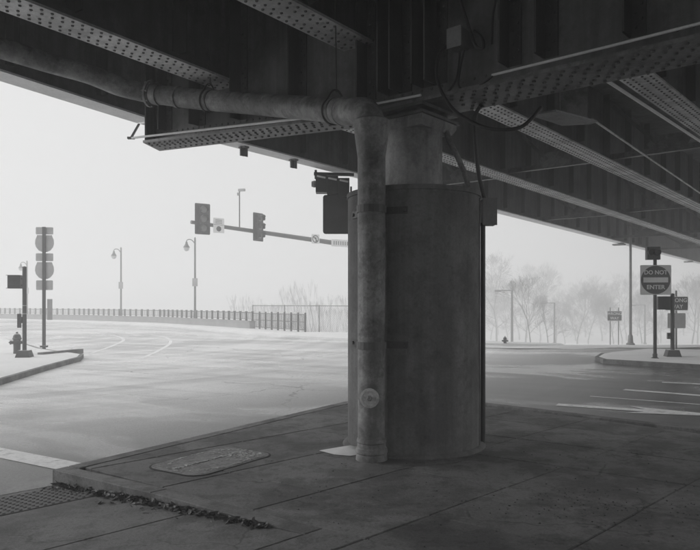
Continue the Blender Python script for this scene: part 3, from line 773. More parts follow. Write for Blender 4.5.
ring(at(152,93.8,9.18), tang(p2,1), .150, .05); ring(at(178,97,9.0), tang(p2,3), .142, .045)
ring(at(152,93.8,9.16)+ (p2[2]-p2[0]).normalized()*.09, tang(p2,1), .139, .10)
ring(at(343,111.3,7.0), e2-e1, .146, .05)
ring((VX,VY,2.2), (0,0,1), .136, .03); ring((VX,VY,1.75), (0,0,1), .1335, .012)
_d = tang(p2,1).normalized(); _a = _d.cross(Vector((0,0,1))).normalized(); _b = _a.cross(_d); bm_ = MB()
for k in range(8):
    q = at(152,93.8,9.18)+(_a*math.cos(k*.785)+_b*math.sin(k*.785))*.165; bm_.tube([q-_d*.05,q+_d*.05],.013,6)
bm_.tube([at(152,93.8,9.18)-_d*.018,at(152,93.8,9.18)+_d*.018],.182,24); bm_.build('bolted_flange', M['iron'], DP, smooth=40)
# clean-out cap
cz = at(368,398,6.40); dirn = Vector((-.16,-1,.0)).normalized(); m3 = dirn.to_track_quat('Z','Y').to_matrix()
pc = Vector((VX,VY,cz.z))+dirn*.10
mb = MB(); mb.lathe([(.075,0),(.075,.035),(.092,.04),(.092,.062),(.07,.066),(.066,.060),(.02,.060)], pc, 22, m3); CO = mb.build('cleanout_cap', M['sign_white'] if False else M['mortar'], DP, smooth=35)
mb = MB(); mb.lathe([(.028,.055),(.026,.085),(.018,.09)], pc, 6, m3); mb.build('plug', M['iron'], CO)
# straps that tie the pipe to the pier
for z in (1.5+(303-209)/F*6.5, 1.5+(303-345.5)/F*6.5):
    mb = MB(); pts = []
    dcol = (Vector((C0.x,C0.y))-Vector((VX,VY))).normalized(); a0 = math.atan2(dcol.y,dcol.x)
    for k in range(13):
        a = a0 + R(62) + (2*math.pi-R(124))*k/12; pts.append((VX+.139*math.cos(a), VY+.139*math.sin(a)))
    for i_ in range(12): mb.bar(pts[i_], pts[i_+1], -.004, .004, z-.035, z+.035)
    for s_, aa in ((1,-.44),(-1,-.02)):
        pass
    ST = mb.build('strap', M['steel'], DP)
    th0 = math.atan2(VY-C0.y, VX-C0.x)
    for s_, (u0,u1) in ((1,(.08,.40)),(-1,(.12,.60))):
        mt = MB()
        for k in range(5):
            aa = th0 + s_*(u0+(u1-u0)*k/5); ab_ = th0 + s_*(u0+(u1-u0)*(k+1)/5)
            mt.bar((C0.x+.702*math.cos(aa),C0.y+.702*math.sin(aa)),(C0.x+.702*math.cos(ab_),C0.y+.702*math.sin(ab_)), *( (.0,.012) if s_ > 0 and False else (-.012,.012)), z-.035, z+.035)
        for uu in ((u0+.1,u1-.04) if s_ > 0 else (u1-.05,)):
            aa = th0+s_*uu; mt.rivet((C0.x+.716*math.cos(aa),C0.y+.716*math.sin(aa),z),(math.cos(aa),math.sin(aa),0),.02)
        mt.build('strap_tab', M['dark'], ST)
# clevis hangers with rods
for px, py, Y, pk in ((334,110.4,7.15,len(p2)-2),(208,100.3,8.77,7)):
    c = at(px,py,Y); d = tang(p2,pk).normalized(); mb = MB()
    a = d.cross(Vector((0,0,1))).normalized(); b = a.cross(d)
    if b.z < 0: b = -b
    loop = [c + a*.145*math.cos(t) + b*.145*math.sin(t) + Vector((0,0,max(0,math.sin(t)-.75)*.28)) for t in [2*math.pi*k/28 for k in range(29)]]
    mb.tube(loop, .011, 6, False); HG = mb.build('pipe_hanger', M['dark'], DP, smooth=60)
    mb = MB(); mb.tube([c+b*.19, (c.x,c.y,TOP-.0)], .008, 6); mb.build('hanger_rod', M['dark'], HG)
    ring(c+d*.07, d, .139, .03, 'pipe_band', 'dark')

# ------------------------------------------------------------------ conduits, boxes and cables on the cap
def near(t, l, z): q = Vector(cp(t))+NN*l; return Vector((q.x,q.y,z))
def tubeobj(name, path, r, mat, label, cat, n=8, group=None):
    mb = MB(); mb.tube(path, r, n); o = mb.build(name, M[mat], smooth=60); return tag(o, label, cat, group)
def cap_pt(px, py, l=.30):
    """point on the vertical plane l in front of the cap web"""
    k = (px-CX)/F; q0 = C0+NN*l; t = (k*q0.y-q0.x)/(W_.x-k*W_.y); q = q0+W_*t; return Vector((q.x,q.y,CAM_H+(HZ-py)/F*q.y))
c1 = cap_pt(131,138,.34); c2 = cap_pt(335,114.5,.34)
tubeobj('conduit', [c1,c2], .016, 'galv', 'thin pale conduit along the tapered arm of the cross girder', 'conduit')
mb = MB(); mb.beam3(c1, at(139,124,10.7), .03, .02); mb.box(c1,.10,.05,.03); o = mb.build('conduit_bracket', M['grey']); tag(o,'small arm holding up the free end of the pale conduit','bracket')
tubeobj('conduit', [cap_pt(366,105.5,.36),cap_pt(421,95,.36)], .013, 'galv', 'short pale conduit above the pier bearing', 'conduit')
tubeobj('conduit', [cap_pt(492,75,.33),cap_pt(610,46,.33),cap_pt(760,8,.33)], .013, 'galv', 'long pale conduit along the cross girder beside the looped cable', 'conduit')
p = cap_pt(458.5,39.5,.12); mb = MB(); mb.box(p,.15,.16,.185,ang); JB = mb.build('junction_box', M['grey']); tag(JB,'square grey junction box on the girder web with cables hanging out','junction box')
mb = MB(); mb.box(p+Vector((NN.x,NN.y,0))*.083,.165,.012,.20,ang); mb.build('lid', M['grey'], JB)
def cab(pts, l): return catmull([cap_pt(x,y,ll) for (x,y),ll in zip(pts,l if isinstance(l,list) else [l]*len(pts))],6)
tubeobj('cable', cab([(450,44),(441,52),(436.5,68),(440,88),(452,108),(470,121),(492,129),(518,128),(532,118),(541,107)],[.16,.2,.26,.32,.36,.38,.36,.30,.22,.1]), .017, 'black', 'thick black cable looping below the cross girder', 'cable')
tubeobj('cable', cab([(460,49),(458.5,68),(455,82),(447,93)],[.14,.17,.22,.3]), .011, 'black', 'thin black cable dropping straight from the junction box', 'cable')
tubeobj('cable', cab([(464,50),(460,70),(459,86),(468,90),(480,85),(493,75.5)],[.14,.17,.22,.27,.3,.33]), .011, 'black', 'thin black cable curving from the box into the long conduit', 'cable')
tubeobj('cable', cab([(459,-6),(464,12),(470,30),(476,46),(483,48),(482,38),(474,31)],[.16,.16,.16,.17,.17,.16,.14]), .016, 'black', 'black cable coming down to the box and coiled beside it', 'cable')
tubeobj('cable', cab([(497,-4),(493,15),(492,44)],.14), .012, 'black', 'short loose cable end hanging beside the junction box', 'cable')
# conduits running along the pier
def colpt(ang_, r, z): return Vector((C0.x+r*math.cos(ang_), C0.y+r*math.sin(ang_), z))
ar_ = R(-3)
tubeobj('riser_conduit', [colpt(ar_,.735,.0),colpt(ar_,.735,1.2),colpt(ar_,.735,2.35)], .026, 'dark', 'vertical conduit running down the side of the pier', 'conduit')
bx_ = colpt(ar_,.79,2.46); mb = MB(); mb.box(bx_,.14,.17,.27); JB2 = mb.build('junction_box', M['grey']); tag(JB2,'tall grey junction box strapped to the side of the pier','junction box')
mb = MB(); mb.box(bx_+Vector((0,-.091,0)),.15,.012,.285); mb.build('lid', M['grey'], JB2)
tubeobj('riser_conduit', catmull([colpt(ar_,.755,2.6),Vector((1.36,7.18,2.85)),Vector((1.31,7.1,3.2)),Vector((1.30,7.05,3.44)),Vector((1.34,6.95,3.52))],6), .022, 'dark', 'dark conduit rising from the pier box to the cross girder', 'conduit')
tubeobj('riser_conduit', catmull([Vector((1.02,7.2,3.32)),Vector((1.06,7.2,3.2)),Vector((1.16,7.2,3.0)),Vector((1.245,7.2,2.76)),Vector((1.27,7.2,2.5))],6), .03, 'iron', 'curved pale pipe bending from the pier neck into the jacket', 'conduit')
# conduits on the far side, along the deck girders
def zpt(px, py, z): Y = F*(z-CAM_H)/(HZ-py); return Vector((xat(px,Y),Y,z))
a, b = zpt(609,82,4.30), zpt(700,141,4.30); tubeobj('conduit', [a-(b-a)*.25, b+(b-a)*3], .022, 'galv', 'bright straight conduit under the deck beside a riveted girder', 'conduit')
a, b = zpt(592,119,4.2), zpt(700,193,4.2); tubeobj('conduit', [a, b+(b-a)*2], .016, 'steel_lit', 'thin dull conduit slanting away under the deck from the gusset plate', 'conduit')

# ------------------------------------------------------------------ text helper
def text_mesh(s, size, mat, name, parent, loc, rot, weight=.0, xs=1.0):
    cu = bpy.data.curves.new('lettering', 'FONT'); cu.body = s; cu.size = size; cu.align_x = 'CENTER'; cu.align_y = 'CENTER'; cu.extrude = .002; cu.offset = weight; cu.resolution_u = 3
    t = bpy.data.objects.new('lettering', cu); col.objects.link(t)
    me = bpy.data.meshes.new_from_object(t.evaluated_get(bpy.context.evaluated_depsgraph_get())); bpy.data.objects.remove(t); bpy.data.curves.remove(cu)
    for v in me.vertices: v.co.x *= xs
    me.materials.clear(); me.materials.append(mat)
    o = bpy.data.objects.new(name, me); col.objects.link(o); o.parent = parent; o.location = loc; o.rotation_euler = rot; return o
def rr_outline(wd, ht, r, n=4):
    return [(x,y) for x,y in rrect(0,0,wd/2,ht/2,r,0,n)]
UP = Matrix(((1,0,0),(0,0,-1),(0,1,0)))     # plate facing -Y: x right, y up, thickness towards the viewer
def sign_plate(wd, ht, r, z, y0, th=.004, x=0.0):
    m2 = MB(); m2.plate(rr_outline(wd,ht,r), UP, (x,y0,z), th); return m2

# ------------------------------------------------------------------ no-entry sign on the right island
Y = 18.05; bx = xat(655,Y); D = thing('do_not_enter_sign', 'square do not enter sign on a black post at the island kerb', 'sign', (bx,Y,.0), R(-6))
zc = CAM_H+(HZ-280)/F*Y
mb = MB(); mb.tube([(0,0,-.05),(0,0,2.66)], .045, 10); mb.build('post', M['dark'], D, smooth=50)
mb = MB(); mb.lathe([(.10,0),(.10,.03),(.06,.05),(.06,.14)], (0,0,.01), 12); mb.build('base_collar', M['dark'], D)
mb = sign_plate(.79,.79,.03,zc,-.05); pn = mb.build('panel', M['sign_white'], D)
mb = MB(); mb.lathe([(.375,0),(.375,.003)], (0,-.0545,zc), 40, Matrix(((1,0,0),(0,0,-1),(0,1,0)))); ds = mb.build('disc', M['sign_red'], D)
mb = sign_plate(.63,.135,.005,zc,-.058,.003); mb.build('bar', M['letter'], D)
text_mesh('DO NOT', .155, M['letter'], 'lettering', D, (0,-.060,zc+.195), (R(90),0,0), .004, .95)
text_mesh('ENTER', .155, M['letter'], 'lettering', D, (0,-.060,zc-.195), (R(90),0,0), .004, 1.0)
mb = MB(); mb.box((-.05,.02,2.82),.34,.16,.34); hs = mb.build('signal_housing', M['dark'], D)
for sx in (-.07,.07):
    mb = MB(); mb.lathe([(.085,0),(.085,.10)], (-.05+sx*1.1,-.06,2.86-abs(sx)*.3), 14, UP, caps=False); mb.build('visor', M['dark'], hs)

# ------------------------------------------------------------------ pedestrian signals
def ped_signal(loc, hpole, rz, label, head_z, side, button_z):
    T = thing('pedestrian_signal', label, 'signal', loc, rz)
    mb = MB(); mb.hexa([Vector(p) for p in ((-.2,-.2,-.03),(.2,-.2,-.03),(.2,.2,-.03),(-.2,.2,-.03),(-.14,-.14,.20),(.14,-.14,.20),(.14,.14,.20),(-.14,.14,.20))]); mb.build('base', M['base_s'], T)
    mb = MB(); mb.tube([(0,0,.19),(0,0,hpole)], .055, 12); mb.lathe([(.062,hpole),(.05,hpole+.03),(.01,hpole+.045)], (0,0,0), 12); mb.build('post', M['dark'], T, smooth=40)
    mb = MB(); mb.box((side*.24,0,head_z),.32,.22,.36); hd_ = mb.build('signal_head', M['dark'], T)
    mb = MB()
    for k in range(6): mb.box((side*.405 if False else side*.24,-.14,head_z-.13+k*.052),.28,.06,.008)
    mb.box((side*.24,-.14,head_z-.175),.34,.1,.01); mb.box((side*.24,-.14,head_z+.175),.34,.1,.01); mb.build('visor', M['dark'], hd_)
    mb = MB(); mb.beam3((0,0,head_z+.09),(side*.1,0,head_z+.09),.04,.04); mb.beam3((0,0,head_z-.09),(side*.1,0,head_z-.09),.04,.04); mb.build('bracket', M['dark'], T)
    mb = MB(); mb.box((side*.09,0,button_z),.09,.10,.17); mb.lathe([(.03,0),(.02,.03)], (side*.09,-.05,button_z-.02), 10, UP); mb.build('push_button', M['dark'], T)
    for z in (head_z-.55, head_z-.75):
        pass
    return T
M['base_s'] = material('snow_dusted_base', .07, .7, .2, 4, .1, 30, bump=.1, coords='obj', snow=.8)
Y = 18.4; L1 = ped_signal((xat(24.5,Y),Y,.02), 2.43, R(8), 'pedestrian signal on a dark post beside the fire hydrant', 2.05, -1, 1.02)
mb = MB(); mb.box((-.13,-.01,1.0),.10,.03,.38); mb.build('button_sign', M['dark'], L1)
mb = MB(); mb.tube([(0,0,1.40),(0,0,1.42)], .058, 12); mb.tube([(0,0,1.18),(0,0,1.20)], .058, 12); mb.build('clamp_band', M['alu'], L1)
Y = 18.6; ped_signal((xat(672.5,Y),Y,.02), 1.70, R(-10), 'short pedestrian signal on the island with the do not enter sign', 1.48, -1, .58)

# wrong way sign behind the pedestrian signal
def wrong_way(loc, wd, ht, zc, post_h, posts, label, rz=0, extra=False):
    T = thing('wrong_way_sign', label, 'sign', loc, rz)
    for x in posts:
        mb = MB(); mb.box((x,.03,post_h/2-.02),.05,.04,post_h); mb.build('post', M['grey'], T)
    mb = sign_plate(wd,ht,.03,zc,0); mb.build('panel', M['sign_white'], T)
    mb = sign_plate(wd-.03,ht-.03,.025,zc,-.0045,.002); mb.build('red_field', M['sign_red'], T)
    text_mesh('WRONG', ht*.40, M['letter'], 'lettering', T, (0,-.009,zc+ht*.22), (R(90),0,0), .004, .92)
    text_mesh('WAY', ht*.40, M['letter'], 'lettering', T, (0,-.009,zc-ht*.24), (R(90),0,0), .004, .95)
    if extra:
        mb = sign_plate(.58,.50,.03,zc-.57,-.001); mb.build('lower_panel', M['alu'], T, label='plain grey square panel')
    return T
Y = 22.5; wrong_way((xat(676.5,Y),Y,-.12), .74, .46, CAM_H+(HZ-303.5)/F*Y+.12, 2.05, (0,), 'wrong way sign with a plain grey panel below it, on a thin post', R(-4), True)
Y = 42.0; wrong_way((xat(614.5,Y),Y,h(11,Y)+.1), .88, .60, CAM_H+(HZ-316)/F*Y-h(11,Y)-.1, 2.3, (-.25,.25), 'hazy wrong way sign on two posts in front of the foggy trees', R(-4))

# ------------------------------------------------------------------ stacked route markers seen from behind
Y = 22.7; T = thing('route_sign_assembly', 'tall post of stacked route marker signs seen from behind', 'sign', (xat(44,Y),Y,.0), R(6))
mb = MB(); mb.box((0,0,2.0),.10,.06,4.08); mb.build('post', M['dark'], T)
mb = MB(); mb.box((0,0,.05),.2,.2,.06); mb.build('foot', M['base_s'], T)
def zz(py): return CAM_H+(HZ-py)/F*Y
def shield(wd, ht):
    hw = wd/2; hh = ht/2
    return [(-hw*.62,-hh*.78),(-hw*.3,-hh*.95),(0,-hh),(hw*.3,-hh*.95),(hw*.62,-hh*.78),(hw*.9,-hh*.4),(hw,0),(hw*.97,hh*.45),(hw*.82,hh*.85),(hw*.78,hh),(-hw*.78,hh),(-hw*.82,hh*.85),(-hw*.97,hh*.45),(-hw,0),(-hw*.9,-hh*.4)]
for nm, y0, y1, wd in (('direction_plate',227,234.3,.56),('shield',235,252.2,.61),('direction_plate',253.2,261,.56),('shield',262,279.3,.61),('arrow_plate',280.3,290,.54)):
    ht = (y1-y0)/F*Y; c = zz((y0+y1)/2)
    mb = MB(); mb.plate(shield(wd,ht) if nm == 'shield' else rr_outline(wd,ht,.03), UP, (0,.055,c), .004); pp = mb.build(nm, M['alu'], T)
    mb = MB(); mb.box((0,.042,c),.12,.022,.04); mb.build('bracket', M['alu'], pp)
mb = MB(); mb.box((.17,.05,zz(309.5)),.16,.006,.70,R(20)); mb.build('side_plate', M['alu'], T)

# ------------------------------------------------------------------ fire hydrants
def hydrant(loc, label, s=1.0, rz=0):
    T = thing('fire_hydrant', label, 'hydrant', loc, rz)
    mb = MB(); mb.lathe([(.15,0),(.15,.03),(.10,.04),(.10,.10),(.095,.12),(.10,.46),(.125,.47),(.125,.50),(.115,.51),(.095,.58),(.055,.63),(.03,.64),(.03,.68),(.01,.69)], (0,0,-.02), 16); mb.build('barrel', M['base_s'], T, smooth=35)
    for d, r in ((( 1,0),.05),((-1,0),.05),((0,-1),.065)):
        m3 = Vector((d[0],d[1],0)).to_track_quat('Z','Y').to_matrix(); mb = MB()
        mb.lathe([(r,.08),(r,.15),(r+.012,.155),(r+.012,.185),(.02,.19),(.02,.215)], (0,0,.36), 12, m3); mb.build('outlet_cap', M['base_s'], T, smooth=35)
    T.scale = (s,s,s); return T
Y = 19.7; hydrant((xat(17,Y),Y,.0), 'snow-capped fire hydrant on the island behind the pedestrian signal', 1.0, R(20))
Y = 27.4; hydrant((xat(505,Y),Y,h(xat(505,Y),Y)+.02), 'low dark hydrant half sunk in the snow verge', .62)

# ------------------------------------------------------------------ street lamps
def bell_lamp(loc, rz, ht, label, grp):
    T = thing('street_lamp', label, 'street lamp', loc, rz, grp)
    mb = MB(); mb.lathe([(.17,-.3),(.17,.35),(.12,.42),(.10,.9),(.075,1.1),(.06,ht-.05),(.045,ht),(.07,ht+.03),(.02,ht+.16)], (0,0,0), 12); mb.build('post', M['lamp_post'], T, smooth=40)
    mb = MB(); mb.tube(catmull([(0,0,ht-.32),(-.18,0,ht-.08),(-.38,0,ht+.0),(-.55,0,ht-.06),(-.58,0,ht-.16)],5), .03, 8); mb.build('arm', M['lamp_post'], T, smooth=50)
    mb = MB(); mb.lathe([(.04,0),(.07,-.06),(.10,-.2),(.20,-.36),(.23,-.42)], (-.58,0,ht-.14), 14, caps=False); sh = mb.build('lamp_shade', M['lamp_post'], T, smooth=40)
    mb = MB(); mb.lathe([(.19,-.40),(.20,-.50),(.14,-.62),(.03,-.67)], (-.58,0,ht-.14), 14); mb.build('globe', M['lamp_glass'], T, smooth=50)
    mb = MB(); mb.box((.02,-.10,ht*.50),.36,.012,.55); mb.build('banner_plate', M['alu'], T)
    return T
M['lamp_post'] = material('lamp_post_paint', .12, .5, .15, 4, .1, 30, bump=.02, coords='obj')
GL = 'bell lamps along the parapet'
for px, ytop, lab in ((195,237,'bell-globe street lamp on the parapet, the one closest to the iron picket fence'),(121,247,'bell-globe street lamp on the parapet, second from the iron picket fence'),(27,260.5,'faint bell-globe street lamp on the parapet, farthest from the iron picket fence')):
    k = (px-CX)/F; best = None
    for i in range(len(PAR)-1):
        (x0,y0),(x1,y1) = PAR[i],PAR[i+1]; u = (k*y0-x0)/((x1-x0)-k*(y1-y0))
        if 0 <= u <= 1: best = (x0+u*(x1-x0), y0+u*(y1-y0))
    x, y = best[0]+k*.6, best[1]+.6
    ht = CAM_H+(HZ-ytop)/F*y
    bell_lamp((x,y,-.02), 0, ht-.14, lab, GL)
def arm_lamp(loc, ht, arm, label, grp=None):
    T = thing('street_lamp', label, 'street lamp', loc, 0, grp)
    mb = MB(); mb.lathe([(.20,-.3),(.20,.25),(.12,.3),(.09,ht)], (0,0,0), 10); mb.build('post', M['lamp_post'], T, smooth=40)
    mb = MB(); mb.beam3((.08,0,ht),(-arm,0,ht),.09,.09); mb.build('arm', M['lamp_post'], T)
    mb = MB(); mb.box((-arm-.1,0,ht-.04),.55,.30,.16); mb.build('lamp_head', M['lamp_post'], T)
for px, yt, Y, armpx, lab in ((512,290.5,62,13,'angular street lamp with a straight arm left of a bare sapling, in the fog'),(554.5,303,76,10,'faint angular street lamp between the bare saplings in the fog'),(645,305,88,11,'faint angular street lamp behind the tall mast in the fog')):
    x = xat(px,Y); z = h(x,Y); arm_lamp((x,Y,z), CAM_H+(HZ-yt)/F*Y-z, armpx/F*Y, lab)
Y = 33.0; x = xat(630.5,Y); z = h(x,Y)+.1; T = thing('lamp_mast', 'tall thin mast with a flared base rising past the bridge edge', 'mast', (x,Y,z))
mb = MB(); mb.lathe([(.07,.3),(.045,9.6)], (0,0,0), 12); mb.build('post', M['grey'], T, smooth=40)
mb = MB(); mb.lathe([(.20,-.1),(.20,.05),(.13,.10),(.11,.42),(.07,.5)], (0,0,0), 12); mb.build('base', M['grey'], T, smooth=30)

# ------------------------------------------------------------------ mast-arm traffic signals
tip = at(191,222,32); mid = at(345,244.5,37.5); pole = tip + (mid-tip)*1.32
T = thing('traffic_signal_mast', 'long traffic signal mast arm reaching over the road from behind the pier', 'mast arm', (pole.x,pole.y,h(pole.x,pole.y)), world=True)
mb = MB(); mb.lathe([(.22,-.1),(.22,.1),(.16,.12),(.13,pole.z+1.2)], (pole.x,pole.y,h(pole.x,pole.y)), 14); mb.build('pole', M['lamp_post'], T, smooth=40)
mb = MB(); mb.tube([pole,tip], [.15,.085], 12); mb.build('arm', M['lamp_post'], T, smooth=50)
ap = lambda px: tip + (pole-tip)*((((px-CX)/F)*tip.y-tip.x)/((pole.x-tip.x)-((px-CX)/F)*(pole.y-tip.y)))
q = ap(239.5); mb = MB(); top = CAM_H+(HZ-191)/F*q.y; mb.tube([q,(q.x,q.y,top)], .03, 8); CP = mb.build('camera_post', M['lamp_post'], T)
mb = MB(); mb.box((q.x+.12,q.y-.05,top+.04),.34,.13,.12,R(-20)); mb.box((q.x-.05,q.y,top-.15),.12,.12,.14); mb.build('camera_head', M['alu'], CP)
def signal_head(c, ht, rz, label, plate=True):
    S = thing('traffic_signal', label, 'traffic signal', c, rz)
    s3 = ht/3.15; mb = MB(); mb.plate(rr_outline(s3*1.75,ht*1.06,.05), UP, (0,.05,0), .006)
    if plate: mb.build('backplate', M['dark'], S)
    for k in (1,0,-1):
        mb = MB(); mb.box((0,0,k*s3),s3*.92,.20,s3*.97); b_ = mb.build('lamp_housing', M['dark'], S)
        mb = MB(); mb.lathe([(s3*.38,0),(s3*.36,.02)], (0,-.10,k*s3), 16, UP); mb.build('lens', M['lens'], b_)
        mb = MB(); vv = []; 
        n = 14; r = s3*.41
        for i in range(n+1):
            t = R(-35) + R(250)*i/n
            for yy, l in ((-.10,1),(-.10-.24*(1 if 30 < math.degrees(t) < 150 else .75),1)): vv.append((r*math.cos(t),yy,k*s3+r*math.sin(t)))
        mb.add(vv,[(2*i,2*i+1,2*i+3,2*i+2) for i in range(n)]); mb.build('visor', M['dark'], b_)
    mb = MB(); mb.box((0,.14,0),.08,.18,ht*.5); mb.build('bracket', M['dark'], S)
    return S
q = ap(204); c = Vector((q.x,q.y-.24,CAM_H+(HZ-219.5)/F*q.y)); signal_head(c, 29/F*q.y, R(35), 'three-lamp traffic signal near the tip of the mast arm, beside a white sign')
q = ap(259.5); c = Vector((q.x,q.y-.24,CAM_H+(HZ-227.5)/F*q.y)); signal_head(c, 26.5/F*q.y, R(55), 'three-lamp traffic signal midway along the mast arm')
# signs on the arm
def arm_sign(px, py, wpx, hpx, name, label, ring_=False):
    q = ap(px) + Vector((.6,-.8,0))*.19; Y = q.y; S = thing(name, label, 'sign', (q.x,Y,CAM_H+(HZ-py)/F*Y), R(37))
    wd, ht = wpx/F*Y*1.2, hpx/F*Y
    mb = MB(); mb.plate(rr_outline(wd,ht,.03), UP, (0,0,0), .004); mb.build('panel', M['sign_white'], S); mb = MB(); mb.box((0,.07,0),.06,.14,.2); mb.build('bracket', M['grey'], S)
    return S, wd, ht
S, wd, ht = arm_sign(217,225.5,10,15,'lane_control_sign','pale lane sign with a round symbol hung beside the arm-tip signal')
mb = MB(); mb.lathe([(wd*.22,0),(wd*.22,.003)], (0,-.005,-ht*.22), 18, UP); mb.build('symbol_disc', M['sign_red'], S)
mb = MB(); mb.box((0,-.006,ht*.05),wd*.92,.003,.02)
for k in range(3): mb.box((0,-.006,ht*(.16+.1*k)),wd*.6,.003,.03)
mb.build('print_lines', M['grey'], S)
S, wd, ht = arm_sign(313.5,239,8,9.5,'no_turn_sign','small square sign with a ring and slash on the mast arm')
mb = MB(); r = wd*.40
n = 24; vv = []
for i in range(n):
    t = 2*math.pi*i/n; vv += [(r*math.cos(t),-.006,r*math.sin(t)),(r*.76*math.cos(t),-.006,r*.76*math.sin(t))]
mb.add(vv,[(2*i,(2*i+2)%(2*n),(2*i+3)%(2*n),2*i+1) for i in range(n)]); mb.box((0,-.0065,0),r*2,.002,r*.22,m=Matrix.Rotation(R(45),3,'Y')); mb.build('ring_and_slash', M['sign_red'], S)
mb = MB(); mb.box((.03,-.0055,-.04),.05,.002,.22); mb.box((-.02,-.0055,.06),.14,.002,.05); mb.build('turn_arrow', M['dark'], S)
S, wd, ht = arm_sign(339,243.2,20,7.2,'street_name_sign','wide pale street name sign on the mast arm next to the pier')
mb = MB(); 
for i in range(7): mb.box((-wd*.36+i*wd*.115,-.006,0),wd*.05,.003,ht*.52)
mb.build('lettering', M['grey'], S)

# ------------------------------------------------------------------ signal cluster hung under the fascia
q = on_fascia(335); Y = q.y; T = thing('hanging_signal', 'black signal cluster with a panel hung below the bridge edge', 'traffic signal', (q.x,Y,4.44), world=True)
def fp(px, py, dy=0): return at(px,py,Y+dy)
mb = MB(); a, b = fp(314,170.5), fp(354,180.5); a.y -= .0; mb.beam3((a.x,Y,4.36),(b.x,Y,4.36-.02),.10,.06); mb.beam3((a.x+.04,Y,4.44),(a.x+.04,Y,4.25),.05,.09); mb.build('mount_rail', M['dark'], T)
for k in range(3):
    px = 321.5+k*11.2; c = fp(px,184+k*2.0); mb = MB(); mb.box(c,.245,.28,.40); hb = mb.build('lamp_housing', M['dark'], T)
    mb = MB(); mb.lathe([(.105,0),(.115,.22)], c+Vector((0,.14,0)), 14, Matrix(((1,0,0),(0,0,1),(0,-1,0))), caps=False); mb.build('visor', M['dark'], hb)
    mb = MB(); mb.box(c+Vector((0,-.15,.13)),.19,.05,.035,m=Matrix.Rotation(R(12),3,'Y')); mb.build('white_strip', M['snow'], hb)  # white strip across the front of each housing
mb = MB(); c = fp(317,184); mb.lathe([(.06,-.06),(.08,0),(.06,.06)], c+Vector((-.06,0,0)), 12, Matrix(((0,0,1),(0,1,0),(-1,0,0)))); mb.build('end_cap', M['grey'], T)
mb = MB(); c = fp(342,214.5); mb.plate(rr_outline(38/F*Y,39/F*Y,.06), UP, (c.x,Y,c.z), .02); mb.build('panel', M['dark'], T)
mb = MB(); mb.beam3((c.x-.2,Y+.01,c.z+.40),(c.x-.2,Y+.01,c.z+.62),.04,.03); mb.beam3((c.x+.2,Y+.01,c.z+.40),(c.x+.2,Y+.01,c.z+.62),.04,.03); mb.build('panel_hanger', M['dark'], T)

# ------------------------------------------------------------------ parapet wall, railing and fences on the left
def along(line_, step):
    out = []; acc = 0.0
    for (x0,y0),(x1,y1) in zip(line_, line_[1:]):
        a, b = Vector((x0,y0)), Vector((x1,y1)); L_ = (b-a).length; u = (-acc) % step
        while u < L_: out.append((a+(b-a)*u/L_, math.atan2(b.y-a.y,b.x-a.x))); u += step
        acc = (acc+L_)
    return out
wall = MB()
wl = [(-5.6,39.05)] + PAR[1:]
for p, q in zip(wl, wl[1:]): wall.bar(p, q, -.18, .18, -.25, .40); wall.bar(p, q, -.22, .22, .402, .47)
o = wall.build('parapet_wall', M['stone']); tag(o, 'low pale stone parapet wall carrying the iron railing', 'wall')
RL = thing('railing', 'dark iron railing with square posts on the parapet wall', 'railing', (-5.6,39.05,.47), world=True)
rm = MB()
for p, q in zip(wl, wl[1:]): rm.bar(p, q, -.02, .02, .92, .965); rm.bar(p, q, -.015, .015, .55, .575)
rm.build('rail', M['fence'], RL)
pm = MB(); pm.box((0,0,.255),.11,.11,.51); pm.box((0,0,.53),.13,.13,.035); pme = pm.mesh('post'); pme.materials.append(M['fence'])
for p, a in along(wl, .82)[:120]:
    o = link('post', pme, RL); o.location = (p.x,p.y,.471); o.rotation_euler = (0,0,a)
pk = MB()
for p, a in along(wl, .137): pk.box((p.x,p.y,.74),.02,.02,.36,a)
pk.build('pickets', M['fence'], RL, kind='stuff')
# free-standing iron fence at the end of the parapet
fl_ = [(-2.25,34.2),(-5.5,38.95)]
FN = thing('iron_fence', 'short iron picket fence standing in the snow at the end of the parapet', 'fence', (-2.25,34.2,0), world=True)
rm = MB()
for z in (.12,.52,.90): rm.bar(fl_[0], fl_[1], -.02, .02, z, z+.035)
rm.build('rail', M['fence'], FN)
for p, a in along(fl_, .72):
    m2 = MB(); m2.box((p.x,p.y,.50),.075,.075,1.02,a); m2.build('post', M['fence'], FN)
pk = MB()
for p, a in along(fl_, .12): pk.box((p.x,p.y,.52),.018,.018,.80,a)
pk.build('pickets', M['fence'], FN, kind='stuff')
# chain-link fence behind the shrubs
cf = [(-6.5,45.5),(5,36.5)]
CL = thing('chain_link_fence', 'faint chain-link fence among the bare shrubs', 'fence', (-6.5,45.5,-.3), world=True)
d = (Vector(cf[1])-Vector(cf[0])); Lc = d.length; d /= Lc
rm = MB(); rm.bar(cf[0],cf[1],-.02,.02,1.30,1.345); rm.build('top_rail', M['grey'], CL)
for k in range(6):
    q = Vector(cf[0])+d*Lc*k/5; m2 = MB(); m2.tube([(q.x,q.y,-.7),(q.x,q.y,1.38)], .035, 6); m2.build('post', M['grey'], CL)
wr = MB(); u = -2.0
while u < Lc:
    for s_ in (-1,1):
        a = u if s_ > 0 else u+2.0; b = a+2.0*s_; ta, tb = max(0,min(Lc,a)), max(0,min(Lc,b))
        za = -.6+(ta-a)*s_*.95; zb = 1.3-(b-tb)*s_*.95
        if abs(tb-ta) > .05:
            A_ = Vector(cf[0])+d*ta; B_ = Vector(cf[0])+d*tb; wr.beam3((A_.x,A_.y,za),(B_.x,B_.y,zb),.004,.004)
    u += .16
wr.build('wire_mesh', M['grey'], CL, kind='stuff')

